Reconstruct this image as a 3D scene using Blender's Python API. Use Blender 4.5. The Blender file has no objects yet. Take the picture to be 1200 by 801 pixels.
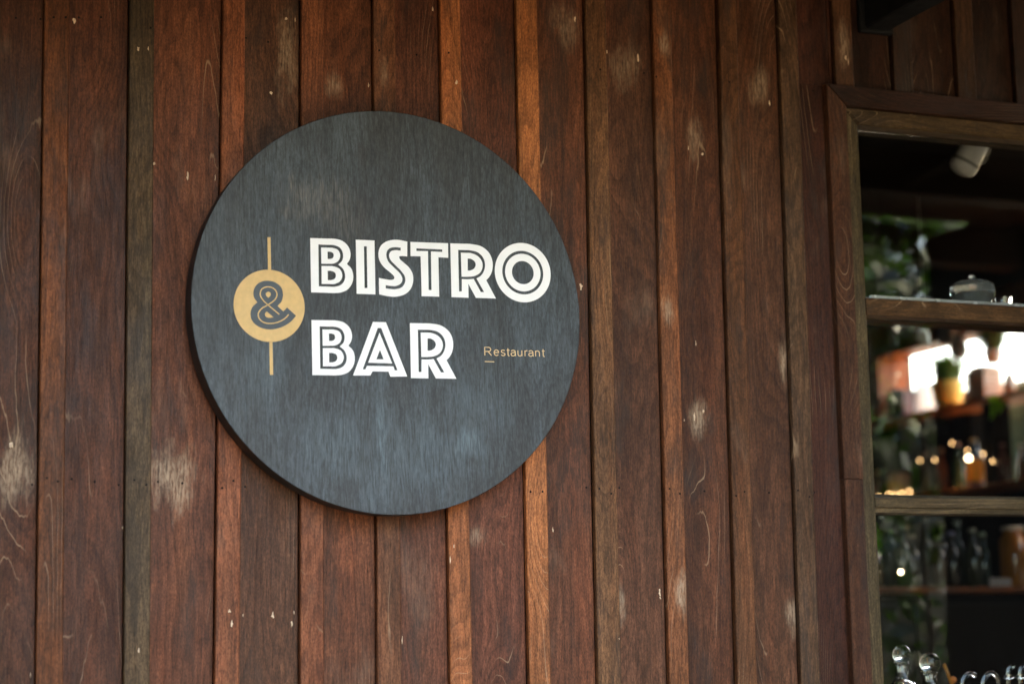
import bpy, bmesh, math, random
from mathutils import Vector, Matrix
random.seed(7)
R_ = math.radians
SC = bpy.context.scene
COL = SC.collection

# ------------------------------------------------------------ camera
cam_d = bpy.data.cameras.new('camera')
cam = bpy.data.objects.new('camera', cam_d); COL.objects.link(cam)
RC = [[0.927065, 0.041561, 0.372589], [-0.374424, 0.152708, 0.914597], [-0.018886, -0.987397, 0.157131]]
cam.matrix_world = Matrix(((RC[0][0], -RC[0][1], -RC[0][2], 0.0),
                           (RC[1][0], -RC[1][1], -RC[1][2], -4.0),
                           (RC[2][0], -RC[2][1], -RC[2][2], 1.55),
                           (0, 0, 0, 1)))
cam_d.sensor_width = 36.0
cam_d.lens = 71.137
cam_d.clip_start = 0.05
cam_d.clip_end = 2000
cam_d.dof.use_dof = True
cam_d.dof.focus_distance = 4.32
cam_d.dof.aperture_fstop = 2.1
SC.camera = cam

# ------------------------------------------------------------ sky, sun, exposure
SUN_EL, SUN_AZ = 50.0, 74.0          # the sun stands behind the building, so the wall lies in open shade
w = bpy.data.worlds.new('World'); SC.world = w; w.use_nodes = True
nt = w.node_tree; bg = nt.nodes['Background']
sky = nt.nodes.new('ShaderNodeTexSky'); sky.sky_type = 'NISHITA'; sky.sun_disc = False
sky.sun_elevation = R_(SUN_EL); sky.sun_rotation = R_(SUN_AZ)
sky.air_density = 1.0; sky.dust_density = 2.5; sky.ozone_density = 1.0
nt.links.new(sky.outputs[0], bg.inputs[0]); bg.inputs[1].default_value = 0.15
sl = bpy.data.lights.new('sun', 'SUN'); sl.energy = 4.0; sl.angle = R_(0.5); sl.color = (1.0, 0.95, 0.88)
so = bpy.data.objects.new('sun', sl); COL.objects.link(so)
sd = Vector((math.sin(R_(SUN_AZ)) * math.cos(R_(SUN_EL)), math.cos(R_(SUN_AZ)) * math.cos(R_(SUN_EL)), math.sin(R_(SUN_EL))))
so.rotation_euler = sd.to_track_quat('Z', 'Y').to_euler(); so.location = (0, 0, 12)
SC.view_settings.view_transform = 'Standard'; SC.view_settings.look = 'None'
SC.view_settings.exposure = 4.25; SC.view_settings.gamma = 1.0
SC.view_settings.use_white_balance = True        # the camera's daylight-shade setting
SC.view_settings.white_balance_temperature = 8200; SC.view_settings.white_balance_tint = 10
SC.cycles.use_denoising = True
SC.cycles.max_bounces = 10; SC.cycles.transparent_max_bounces = 12; SC.cycles.transmission_bounces = 8
SC.cycles.sample_clamp_indirect = 6.0
SC.cycles.caustics_refractive = False; SC.cycles.caustics_reflective = False

# ------------------------------------------------------------ helpers
def s2l(c):
    c /= 255.0
    return c / 12.92 if c <= 0.04045 else ((c + 0.055) / 1.055) ** 2.4

def timber(c, f=.22):
    m = (108, 69, 52)
    return tuple(a + (b - a) * f for a, b in zip(c, m))

def rgb(r, g, b, k=1.0):
    return (s2l(r) * k, s2l(g) * k * .83, s2l(b) * k * .62, 1.0)

def finish(o, label=None, cat=None, group=None, kind=None):
    if label: o['label'] = label
    if cat: o['category'] = cat
    if group: o['group'] = group
    if kind: o['kind'] = kind
    return o

def empty(name, loc=(0, 0, 0), label=None, cat=None, group=None):
    o = bpy.data.objects.new(name, None); COL.objects.link(o); o.location = loc; o.empty_display_size = 0.05
    return finish(o, label, cat, group)

def link(name, bm, mat, parent=None, loc=None, smooth=False, rot=None):
    bmesh.ops.recalc_face_normals(bm, faces=bm.faces)
    me = bpy.data.meshes.new(name); bm.to_mesh(me); bm.free()
    if mat: me.materials.append(mat)
    if smooth:
        for p in me.polygons: p.use_smooth = True
        try: me.set_sharp_from_angle(angle=R_(40))
        except Exception: pass
    o = bpy.data.objects.new(name, me); COL.objects.link(o)
    if parent: o.parent = parent
    if loc: o.location = loc
    if rot: o.rotation_euler = rot
    return o

def box(bm, x0, x1, y0, y1, z0, z1, m=None):
    co = [(x0, y0, z0), (x1, y0, z0), (x1, y1, z0), (x0, y1, z0), (x0, y0, z1), (x1, y0, z1), (x1, y1, z1), (x0, y1, z1)]
    vs = [bm.verts.new(m @ Vector(c) if m else c) for c in co]
    for f in ((0, 3, 2, 1), (4, 5, 6, 7), (0, 1, 5, 4), (1, 2, 6, 5), (2, 3, 7, 6), (3, 0, 4, 7)):
        bm.faces.new([vs[i] for i in f])
    return vs

def bbox(bm, x0, x1, y0, y1, z0, z1, bev=0.002, seg=1):
    vs = box(bm, x0, x1, y0, y1, z0, z1)
    es = list({e for v in vs for e in v.link_edges})
    bmesh.ops.bevel(bm, geom=es, offset=bev, segments=seg, affect='EDGES', profile=0.5)

def lathe(bm, prof, c=(0, 0, 0), n=24, m=None):
    rings = []
    for r, z in prof:
        if r < 1e-5:
            rings.append([bm.verts.new((m @ Vector((0, 0, z)) if m else Vector((0, 0, z))) + Vector(c))])
        else:
            ring = []
            for k in range(n):
                a = 2 * math.pi * k / n
                v = Vector((r * math.cos(a), r * math.sin(a), z))
                ring.append(bm.verts.new((m @ v if m else v) + Vector(c)))
            rings.append(ring)
    for a, b in zip(rings, rings[1:]):
        if len(a) == 1 and len(b) == 1: continue
        for k in range(n):
            k2 = (k + 1) % n
            if len(a) == 1: bm.faces.new((a[0], b[k2], b[k]))
            elif len(b) == 1: bm.faces.new((a[k], a[k2], b[0]))
            else: bm.faces.new((a[k], a[k2], b[k2], b[k]))

def tube(bm, pts, r, n=8):
    """a round tube through the points"""
    pts = [Vector(p) for p in pts]; rings = []
    for i, p in enumerate(pts):
        t = (pts[min(i + 1, len(pts) - 1)] - pts[max(i - 1, 0)]).normalized()
        a = t.orthogonal().normalized() if i == 0 else (ref - t * ref.dot(t)).normalized()
        ref = a; b = t.cross(a)
        rr = r[i] if isinstance(r, (list, tuple)) else r
        rings.append([bm.verts.new(p + a * rr * math.cos(2 * math.pi * k / n) + b * rr * math.sin(2 * math.pi * k / n)) for k in range(n)])
    for A, B in zip(rings, rings[1:]):
        for k in range(n): bm.faces.new((A[k], A[(k + 1) % n], B[(k + 1) % n], B[k]))
    bm.faces.new(rings[0][::-1]); bm.faces.new(rings[-1])

# ------------------------------------------------------------ materials
class NT:
    """small wrapper for building node trees"""
    def __init__(s, name):
        s.m = bpy.data.materials.new(name); s.m.use_nodes = True
        s.t = s.m.node_tree; s.b = s.t.nodes['Principled BSDF']; s.out = s.t.nodes['Material Output']
    def n(s, typ, **k):
        nd = s.t.nodes.new(typ)
        for a, v in k.items(): setattr(nd, a, v)
        return nd
    def l(s, a, b): s.t.links.new(a, b)
    def put(s, sock, v):
        if isinstance(v, bpy.types.NodeSocket): s.l(v, sock)
        else: sock.default_value = v
    def math(s, op, a, b=None, c=None, clamp=False):
        nd = s.n('ShaderNodeMath', operation=op, use_clamp=clamp)
        s.put(nd.inputs[0], a)
        if b is not None: s.put(nd.inputs[1], b)
        if c is not None: s.put(nd.inputs[2], c)
        return nd.outputs[0]
    def vmath(s, op, a, b=None):
        nd = s.n('ShaderNodeVectorMath', operation=op)
        s.put(nd.inputs[0], a)
        if b is not None: s.put(nd.inputs[1], b)
        return nd.outputs['Value'] if op in ('LENGTH', 'DOT_PRODUCT') else nd.outputs[0]
    def noise(s, vec, scale=1.0, detail=2.0, rough=0.5, lac=2.0, dist=0.0):
        nd = s.n('ShaderNodeTexNoise'); s.put(nd.inputs['Vector'], vec)
        nd.inputs['Scale'].default_value = scale; nd.inputs['Detail'].default_value = detail
        nd.inputs['Roughness'].default_value = rough; nd.inputs['Lacunarity'].default_value = lac
        nd.inputs['Distortion'].default_value = dist
        return nd.outputs['Fac']
    def ramp(s, v, lo, hi, a=0.0, b=1.0, smooth=True):
        nd = s.n('ShaderNodeMapRange', interpolation_type='SMOOTHSTEP' if smooth else 'LINEAR')
        s.put(nd.inputs['Value'], v)
        for k, x in zip(('From Min', 'From Max', 'To Min', 'To Max'), (lo, hi, a, b)): s.put(nd.inputs[k], x)
        return nd.outputs['Result']
    def mix(s, f, a, b, mode='MIX'):
        nd = s.n('ShaderNodeMix', data_type='RGBA', blend_type=mode)
        s.put(nd.inputs[0], f); s.put(nd.inputs[6], a); s.put(nd.inputs[7], b)
        return nd.outputs[2]
    def sep(s, v):
        nd = s.n('ShaderNodeSeparateXYZ'); s.put(nd.inputs[0], v); return nd.outputs
    def comb(s, x, y, z):
        nd = s.n('ShaderNodeCombineXYZ')
        for i, v in enumerate((x, y, z)): s.put(nd.inputs[i], v)
        return nd.outputs[0]
    def attr(s, name):
        return s.n('ShaderNodeAttribute', attribute_type='OBJECT', attribute_name=name).outputs['Vector']

def wood_material(name, patches=3, rough=(0.42, 0.62), along='z', mottled=1.0, spec=0.2, bumpk=1.0):
    """weathered sawn timber; the tone of each board is its object colour, worn spots come as object properties"""
    N = NT(name)
    tc = N.n('ShaderNodeTexCoord').outputs['Object']
    oi = N.n('ShaderNodeObjectInfo')
    if along == 'x':
        p = N.sep(tc); tc = N.comb(p[2], p[1], p[0])
    rnd = N.math('MULTIPLY', oi.outputs['Random'], 53.0)
    q = N.vmath('ADD', tc, N.comb(rnd, N.math('MULTIPLY', rnd, 0.37), N.math('MULTIPLY', rnd, 1.71)))
    sc = lambda x, y, z: N.vmath('MULTIPLY', q, (x, y, z))
    broad = N.noise(sc(9, 9, 1.6), 1, 3, 0.55)
    broad2 = N.noise(sc(16, 16, 4.5), 1, 4, 0.6)
    # plain-sawn figure: contour lines of a stretched field
    fig = N.noise(sc(6.5, 6.5, 0.95), 1, 1.5, 0.4)
    qx = N.sep(q)[0]
    ring = N.math('ADD', N.math('MULTIPLY', fig, 26.0), N.math('MULTIPLY', qx, 34.0))
    wob = N.noise(sc(60, 30, 9), 1, 2, 0.6)
    ring = N.math('ADD', ring, N.math('MULTIPLY', wob, 0.55))
    vo = N.n('ShaderNodeTexVoronoi', feature='F1'); N.l(sc(6.5, 3.0, 1.9), vo.inputs['Vector']); vo.inputs['Scale'].default_value = 1.0
    kd = N.math('ADD', vo.outputs['Distance'], N.math('MULTIPLY', N.math('SUBTRACT', wob, 0.5), 0.06))
    ring = N.math('ADD', ring, N.math('MULTIPLY', N.ramp(kd, 0.42, 0.0), 5.0))
    knot = N.ramp(kd, 0.085, 0.03)
    saw = N.math('FRACT', ring)
    dark_ring = N.math('MULTIPLY', N.ramp(saw, 0.35, 0.98), N.ramp(saw, 1.0, 0.96))
    line = N.math('MULTIPLY', N.ramp(N.math('ABSOLUTE', N.math('SUBTRACT', saw, 0.5)), 0.05, 0.0), N.ramp(N.noise(sc(11, 11, 2.3), 1, 2, 0.5), 0.56, 0.68))
    fib = N.noise(sc(300, 140, 24), 1, 3, 0.65)
    fib2 = N.noise(sc(110, 60, 6), 1, 4, 0.65)
    mot = N.noise(sc(55, 55, 26), 1, 4, 0.7)
    speck = N.noise(sc(380, 200, 150), 1, 2, 0.7)
    pore = N.ramp(N.noise(sc(520, 200, 26), 1, 1, 0.5), 0.36, 0.28)
    val = N.math('ADD', N.ramp(broad, 0.3, 0.72, 0.66, 1.28), N.ramp(broad2, 0.3, 0.7, -0.14, 0.14))
    val = N.math('MULTIPLY', val, N.ramp(fib, 0.28, 0.72, 0.62, 1.40, False))
    val = N.math('MULTIPLY', val, N.ramp(fib2, 0.3, 0.7, 0.80, 1.20, False))
    val = N.math('MULTIPLY', val, N.ramp(mot, 0.3, 0.7, 0.78, 1.22, False))
    val = N.math('MULTIPLY', val, N.ramp(speck, 0.3, 0.7, 0.58, 1.42, False))
    val = N.math('MULTIPLY', val, N.math('SUBTRACT', 1.0, N.math('MULTIPLY', dark_ring, 0.30)))
    val = N.math('MULTIPLY', val, N.math('SUBTRACT', 1.0, N.math('MULTIPLY', pore, 0.42)))
    col = N.mix(1.0, oi.outputs['Color'], N.comb(val, val, val), 'MULTIPLY')
    # hue drift: greyer / redder streaks
    drift = N.noise(sc(22, 22, 1.3), 1, 3, 0.6)
    col = N.mix(N.ramp(drift, 0.5, 0.72, 0.0, 0.42), col, N.mix(1.0, col, (0.88, 1.03, 1.08, 1), 'MULTIPLY'))
    col = N.mix(N.ramp(drift, 0.48, 0.3, 0.0, 0.5), col, N.mix(1.0, col, (1.16, 0.98, 0.86, 1), 'MULTIPLY'))
    col = N.mix(N.math('MULTIPLY', knot, 0.6), col, (0.035, 0.018, 0.012, 1))
    # sooty mildew
    dk = N.noise(sc(11, 11, 3.0), 1, 4, 0.62)
    dkm = N.math('MULTIPLY', N.ramp(N.math('ADD', dk, N.math('MULTIPLY', N.math('FRACT', N.math('MULTIPLY', oi.outputs['Random'], 7.31)), 0.09)), 0.58, 0.74), N.ramp(fib, 0.35, 0.62, 1.0, 0.55))
    col = N.mix(N.math('MULTIPLY', dkm, 0.62 * mottled), col, (0.030, 0.022, 0.018, 1))
    # pale contour lines of harder wood
    col = N.mix(N.math('MULTIPLY', line, 0.42), col, (0.50, 0.33, 0.20, 1))
    # random dusty, sanded spots
    dust = N.math('MULTIPLY', N.ramp(N.noise(sc(8, 8, 3.2), 1, 4, 0.6), 0.60, 0.74), N.ramp(fib, 0.3, 0.6, 0.25, 1.0))
    col = N.mix(N.math('MULTIPLY', dust, 0.16), col, (0.33, 0.22, 0.15, 1))
    # worn-through places of this very board
    pm = None
    if patches:
        warp = N.noise(N.vmath('MULTIPLY', tc, (30, 20, 9)), 1, 5, 0.72)
        for k in range(patches):
            a = N.sep(N.attr('patch_%s' % 'abc'[k])); sz = N.sep(N.attr('size_%s' % 'abc'[k]))
            P = N.sep(tc)
            dx = N.math('DIVIDE', N.math('SUBTRACT', P[0], a[0]), N.math('ADD', sz[0], 0.0001))
            dz = N.math('DIVIDE', N.math('SUBTRACT', P[2], a[2]), N.math('ADD', sz[1], 0.0001))
            d = N.math('SQRT', N.math('ADD', N.math('MULTIPLY', dx, dx), N.math('MULTIPLY', dz, dz)))
            d = N.math('ADD', d, N.math('MULTIPLY', N.math('SUBTRACT', warp, 0.5), 2.4))
            mk = N.math('MULTIPLY', N.ramp(d, 1.05, 0.0), sz[2])
            pm = mk if pm is None else N.math('MAXIMUM', pm, mk)
        tex = N.math('MULTIPLY', N.ramp(fib, 0.28, 0.6, 0.25, 1.0), N.ramp(N.noise(N.vmath('MULTIPLY', q, (190, 90, 60)), 1, 3, 0.7), 0.35, 0.6, 0.35, 1.0))
        col = N.mix(N.math('MULTIPLY', N.math('MULTIPLY', pm, tex), 0.70), col, (0.50, 0.35, 0.23, 1))
    N.l(col, N.b.inputs['Base Color'])
    rg = N.ramp(broad2, 0.3, 0.7, rough[0], rough[1])
    rg = N.math('ADD', rg, N.ramp(fib, 0.3, 0.7, 0.06, -0.05))
    N.l(rg, N.b.inputs['Roughness'])
    N.b.inputs['Specular IOR Level'].default_value = spec
    h = N.math('ADD', N.math('MULTIPLY', fib, 0.55), N.math('ADD', N.math('MULTIPLY', fib2, 0.5), N.math('MULTIPLY', speck, 0.25)))
    h = N.math('SUBTRACT', h, N.math('ADD', N.math('MULTIPLY', pore, 0.35), N.math('MULTIPLY', dark_ring, 0.12)))
    bp = N.n('ShaderNodeBump'); bp.inputs['Strength'].default_value = 0.55 * bumpk; bp.inputs['Distance'].default_value = 0.0016
    N.l(h, bp.inputs['Height']); N.l(bp.outputs[0], N.b.inputs['Normal'])
    return N.m

def plain(name, col, rough=0.5, metal=0.0, var=0.12, scale=30.0, spec=0.5):
    """flat paint, plastic or metal with a faint unevenness"""
    N = NT(name)
    tc = N.n('ShaderNodeTexCoord').outputs['Object']
    v = N.ramp(N.noise(tc, scale, 4, 0.6), 0.3, 0.7, 1 - var, 1 + var)
    N.l(N.mix(1.0, tuple(col[:3]) + (1,), N.comb(v, v, v), 'MULTIPLY'), N.b.inputs['Base Color'])
    N.l(N.ramp(N.noise(tc, scale * 0.6, 3, 0.6), 0.3, 0.7, max(0.02, rough - 0.06), rough + 0.06), N.b.inputs['Roughness'])
    N.b.inputs['Metallic'].default_value = metal
    N.b.inputs['Specular IOR Level'].default_value = spec
    return N.m

def glass(name, col=(1, 1, 1), rough=0.0, ior=1.5):
    N = NT(name)
    N.b.inputs['Base Color'].default_value = tuple(col) + (1,)
    N.b.inputs['Roughness'].default_value = rough
    N.b.inputs['IOR'].default_value = ior
    N.b.inputs['Transmission Weight'].default_value = 1.0
    return N.m

def window_glass():
    N = NT('window_pane_glass')
    t = N.n('ShaderNodeBsdfTransparent'); t.inputs[0].default_value = (0.93, 0.95, 0.94, 1)
    g = N.n('ShaderNodeBsdfGlossy'); g.inputs['Roughness'].default_value = 0.015
    f = N.n('ShaderNodeFresnel'); f.inputs[0].default_value = 1.52
    tc = N.n('ShaderNodeTexCoord').outputs['Object']
    bp = N.n('ShaderNodeBump'); bp.inputs['Strength'].default_value = 0.25; bp.inputs['Distance'].default_value = 0.002
    N.l(N.noise(tc, 5, 2, 0.5), bp.inputs['Height']); N.l(bp.outputs[0], g.inputs['Normal'])
    mx = N.n('ShaderNodeMixShader'); N.l(f.outputs[0], mx.inputs[0]); N.l(t.outputs[0], mx.inputs[1]); N.l(g.outputs[0], mx.inputs[2])
    N.l(mx.outputs[0], N.out.inputs['Surface'])
    return N.m

def lamp_mat(name, col, s):
    N = NT(name); N.b.inputs['Base Color'].default_value = (0, 0, 0, 1)
    N.b.inputs['Emission Color'].default_value = tuple(col) + (1,); N.b.inputs['Emission Strength'].default_value = s
    return N.m

def leaf_mat(name, a, b):
    N = NT(name)
    oi = N.n('ShaderNodeNewGeometry')
    tc = N.n('ShaderNodeTexCoord').outputs['Object']
    col = N.mix(N.ramp(N.noise(tc, 2.2, 3, 0.6), 0.35, 0.65), a + (1,), b + (1,))
    col = N.mix(N.math('MULTIPLY', oi.outputs['Random Per Island'], 0.5), col, N.mix(1.0, col, (1.5, 1.4, 0.8, 1), 'MULTIPLY'))
    N.l(col, N.b.inputs['Base Color']); N.b.inputs['Roughness'].default_value = 0.45
    tr = N.n('ShaderNodeBsdfTranslucent'); N.l(N.mix(1.0, col, (1.6, 2.4, 0.7, 1), 'MULTIPLY'), tr.inputs[0])
    mx = N.n('ShaderNodeMixShader'); mx.inputs[0].default_value = 0.25
    N.l(N.b.outputs[0], mx.inputs[1]); N.l(tr.outputs[0], mx.inputs[2]); N.l(mx.outputs[0], N.out.inputs['Surface'])
    return N.m

def sign_board_mat():
    N = NT('slate_painted_wood')
    tc = N.n('ShaderNodeTexCoord').outputs['Object']
    sc = lambda x, y, z: N.vmath('MULTIPLY', tc, (x, y, z))
    P = N.sep(tc)
    fig = N.noise(sc(5, 5, 1.1), 1, 2, 0.5)
    ring = N.math('FRACT', N.math('ADD', N.math('MULTIPLY', fig, 22.0), N.math('ADD', N.math('MULTIPLY', P[0], 40.0), N.math('MULTIPLY', N.noise(sc(70, 30, 14), 1, 2, 0.6), 0.9))))
    fib = N.noise(sc(330, 100, 28), 1, 4, 0.7)
    fib2 = N.noise(sc(90, 60, 3), 1, 3, 0.6)
    blot = N.noise(sc(10, 10, 3.5), 1, 4, 0.6)
    blot2 = N.noise(N.vmath('ADD', sc(24, 24, 7), (7, 3, 1)), 1, 4, 0.62)
    speck = N.noise(sc(300, 200, 90), 1, 2, 0.7)
    col = N.mix(N.ramp(blot, 0.36, 0.64), (0.030, 0.033, 0.034, 1), (0.044, 0.054, 0.060, 1))
    v = N.math('MULTIPLY', N.ramp(fib, 0.28, 0.72, 0.55, 1.5, False), N.ramp(fib2, 0.3, 0.7, 0.88, 1.12, False))
    v = N.math('MULTIPLY', v, N.ramp(ring, 0.55, 1.0, 1.06, 0.74))
    v = N.math('MULTIPLY', v, N.ramp(speck, 0.3, 0.7, 0.7, 1.3))
    col = N.mix(1.0, col, N.comb(v, v, v), 'MULTIPLY')
    # purplish grey and darker smudges in the paint
    col = N.mix(N.math('MULTIPLY', N.ramp(blot2, 0.56, 0.74), 0.35), col, (0.040, 0.036, 0.040, 1))
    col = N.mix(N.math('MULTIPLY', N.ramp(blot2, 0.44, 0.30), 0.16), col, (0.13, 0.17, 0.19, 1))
    # rubbed-through beige area in the upper left of the disc
    def spot(x, z, rx, rz, k):
        dx = N.math('DIVIDE', N.math('SUBTRACT', P[0], x), rx); dz = N.math('DIVIDE', N.math('SUBTRACT', P[2], z), rz)
        d = N.math('SQRT', N.math('ADD', N.math('MULTIPLY', dx, dx), N.math('MULTIPLY', dz, dz)))
        d = N.math('ADD', d, N.math('MULTIPLY', N.math('SUBTRACT', N.noise(sc(60, 40, 18), 1, 4, 0.65), 0.5), 1.5))
        return N.math('MULTIPLY', N.ramp(d, 1.1, 0.2), k)
    m = None
    for a in ((-0.155, 0.225, 0.10, 0.06, 0.9), (-0.21, 0.262, 0.012, 0.03, 1.2), (-0.10, 0.185, 0.06, 0.05, 0.6), (-0.225, 0.20, 0.02, 0.02, 0.8), (-0.20, 0.195, 0.008, 0.018, 1.0)):
        s_ = spot(*a); m = s_ if m is None else N.math('MAXIMUM', m, s_)
    m = N.math('MULTIPLY', m, N.ramp(fib, 0.38, 0.66, 0.05, 1.0))
    col = N.mix(N.math('MULTIPLY', m, 0.30), col, (0.30, 0.24, 0.18, 1))
    sheen_wear = None  # rubbed bluish streak, plus the low sky sheen painted into the colour
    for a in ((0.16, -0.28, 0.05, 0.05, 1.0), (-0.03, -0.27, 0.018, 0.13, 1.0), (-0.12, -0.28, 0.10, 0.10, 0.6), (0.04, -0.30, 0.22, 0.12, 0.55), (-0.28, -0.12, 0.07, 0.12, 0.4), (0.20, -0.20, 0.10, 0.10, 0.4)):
        s_ = spot(*a); sheen_wear = s_ if sheen_wear is None else N.math('MAXIMUM', sheen_wear, s_)
    col = N.mix(N.math('MULTIPLY', N.math('MULTIPLY', sheen_wear, N.ramp(fib, 0.35, 0.65, 0.2, 1.0)), 0.5), col, (0.15, 0.21, 0.24, 1))
    N.l(col, N.b.inputs['Base Color'])
    N.l(N.ramp(fib2, 0.3, 0.7, 0.42, 0.58), N.b.inputs['Roughness']); N.b.inputs['Specular IOR Level'].default_value = 0.4
    bp = N.n('ShaderNodeBump'); bp.inputs['Strength'].default_value = 0.5; bp.inputs['Distance'].default_value = 0.0012
    N.l(N.math('ADD', N.math('MULTIPLY', fib, 0.8), N.math('ADD', N.math('MULTIPLY', fib2, 0.7), N.math('MULTIPLY', ring, -0.25))), bp.inputs['Height'])
    N.l(bp.outputs[0], N.b.inputs['Normal'])
    return N.m

M_WOOD = wood_material('weathered_red_timber')
M_TRIM = wood_material('casing_timber', patches=0, mottled=0.6)
M_TRIMX = wood_material('casing_timber_level', patches=0, along='x', mottled=0.6)
M_INT = wood_material('indoor_timber', patches=0, rough=(0.35, 0.5), mottled=0.5)
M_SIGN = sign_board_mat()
M_SIGN_EDGE = plain('black_sign_edge', (0.010, 0.010, 0.011), 0.5)
M_WHITE = plain('white_lettering', (0.90, 0.90, 0.90), 0.4, var=0.02)
M_GOLD = plain('gold_lettering', (0.66, 0.42, 0.16), 0.42, var=0.07, scale=60)
M_CREAM = plain('cream_lettering', (0.72, 0.50, 0.26), 0.42, var=.03)
M_INK = plain('slate_lettering', (0.045, 0.055, 0.062), 0.4, var=0.12, scale=60)
M_SCAR = plain('bare_pale_wood', (0.62, 0.44, 0.29), 0.6, var=0.25, scale=200)
M_NAIL = plain('dark_nail', (0.012, 0.009, 0.008), 0.8, spec=.1)
M_BLACK = plain('black_metal', (0.006, 0.006, 0.006), 0.7, spec=.12)
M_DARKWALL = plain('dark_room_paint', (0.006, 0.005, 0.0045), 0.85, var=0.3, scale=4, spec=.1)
M_PANE = window_glass()
M_CLEAR = glass('clear_glass')
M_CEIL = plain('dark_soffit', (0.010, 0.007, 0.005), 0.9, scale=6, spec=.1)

# ------------------------------------------------------------ ground and street in front
def ground():
    N = NT('gravel_ground')
    tc = N.n('ShaderNodeTexCoord').outputs['Object']
    v = N.ramp(N.noise(tc, 60, 4, 0.7), 0.3, 0.7)
    col = N.mix(v, (0.05, 0.043, 0.035, 1), (0.12, 0.105, 0.085, 1))
    col = N.mix(N.ramp(N.noise(tc, 0.6, 3, 0.6), 0.4, 0.6), col, N.mix(1.0, col, (0.7, 0.7, 0.66, 1), 'MULTIPLY'))
    N.l(col, N.b.inputs['Base Color']); N.b.inputs['Roughness'].default_value = 0.9
    bm = bmesh.new()
    vs = [bm.verts.new(c) for c in ((-600, -600, 0), (600, -600, 0), (600, 600, 0), (-600, 600, 0))]
    bm.faces.new(vs)
    finish(link('ground', bm, N.m), 'dark gravel ground in front of the bistro', kind='structure')
    bm = bmesh.new(); box(bm, -4.5, 5.1, -2.2, -0.03, 0.004, 0.12)
    finish(link('pavement', bm, plain('pavement_concrete', (0.09, 0.08, 0.07), 0.85, scale=8)), 'raised concrete pavement along the wall', kind='structure')
ground()

# ------------------------------------------------------------ the timber wall
wall = empty('timber_wall', (0, 0, 0), 'red brown board and batten timber wall with a many-paned window', 'wall')
BT = 0.0145        # batten thickness
def plank(name, x0t, x1t, x0b, x1b, z0, z1, y0, y1, col, patches=(), mat=None, dark_edge=0.0012):
    """an upright board; left/right edges given at z=2.96 and z=1.52 (boards are not quite plumb)"""
    def lerp(a, b, z): return b + (a - b) * (z - 1.52) / (2.96 - 1.52)
    xc = (lerp(x0t, x0b, 2.2) + lerp(x1t, x1b, 2.2)) / 2
    bm = bmesh.new(); n = 7; c = 0.0018
    rings = []
    for k in range(n + 1):
        z = z0 + (z1 - z0) * k / n
        zz = min(max(z, 1.2), 3.3)
        a = lerp(x0t, x0b, zz) - xc + random.uniform(-.0006, .0006); b = lerp(x1t, x1b, zz) - xc + random.uniform(-.0006, .0006)
        dy = random.uniform(-.0004, .0004)
        pr = [(a, y1), (a, y0 + c + dy), (a + c, y0 + dy), (b - c, y0 + dy), (b, y0 + c + dy), (b, y1)]
        rings.append([bm.verts.new((px, py, z - z0)) for px, py in pr])
    m = len(rings[0])
    for A, B in zip(rings, rings[1:]):
        for k in range(m): bm.faces.new((A[k], A[(k + 1) % m], B[(k + 1) % m], B[k]))
    bm.faces.new(rings[0][::-1]); bm.faces.new(rings[-1])
    o = link(name, bm, mat or M_WOOD, wall, (xc, 0, z0))
    o.color = col
    for k, pt in enumerate(patches[:3]):
        L = 'abc'[k]
        o['patch_' + L] = (pt[0] - xc, 0.0, pt[1] - z0); o['size_' + L] = (float(pt[2]), float(pt[3]), float(pt[4]))
    for k in range(len(patches[:3]), 3):
        L = 'abc'[k]; o['patch_' + L] = (9.0, 0.0, 9.0); o['size_' + L] = (0.01, 0.01, 0.0)
    return o

K = 1.0
# battens: left and right edge at the top, at the bottom, and their colour
BAT = [(.619, .669, .626, .676, (118, 74, 48)), (.7915, .8417, .7947, .8457, (74, 64, 51)), (.987, 1.0345, .975, 1.024, (128, 80, 60)),
       (1.156, 1.206, 1.150, 1.199, (120, 76, 58)), (1.3168, 1.3653, 1.3145, 1.365, (104, 70, 54)), (1.4695, 1.517, 1.472, 1.520, (146, 94, 66)),
       (1.650, 1.700, 1.649, 1.698, (148, 98, 68)), (1.817, 1.868, 1.808, 1.862, (104, 78, 60)), (1.986, 2.032, 1.977, 2.0245, (116, 76, 55)),
       (2.155, 2.202, 2.1426, 2.191, (98, 68, 50)), (2.3137, 2.363, 2.303, 2.351, (88, 69, 56)), (2.462, 2.5115, 2.462, 2.5115, (80, 56, 42)),
       (2.6237, 2.677, 2.6237, 2.677, (64, 44, 34)), (2.8045, 2.857, 2.8045, 2.857, (84, 60, 44)), (2.973, 3.024, 2.973, 3.024, (70, 46, 36))]
for k in range(1, 16):      # the wall goes on to the left of the photograph
    x = .619 - .166 * k; c = random.choice([(110, 72, 50), (92, 66, 50), (122, 80, 58), (84, 62, 48)])
    BAT.insert(0, (x, x + .05, x, x + .05, c))
for k in range(1, 14):
    x = 2.973 + .166 * k; c = random.choice([(80, 54, 40), (92, 66, 50), (70, 50, 38)])
    BAT.append((x, x + .05, x, x + .05, c))
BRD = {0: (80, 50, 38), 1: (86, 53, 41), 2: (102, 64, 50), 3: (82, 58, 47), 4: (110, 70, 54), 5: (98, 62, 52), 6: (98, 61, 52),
       7: (106, 68, 54), 8: (86, 60, 50), 9: (96, 62, 48), 10: (86, 60, 48), 11: (60, 35, 30), 12: (40, 25, 20), 13: (34, 22, 17), 14: (34, 22, 17)}  # last boards deepened in colour for the dim top-right corner
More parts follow.
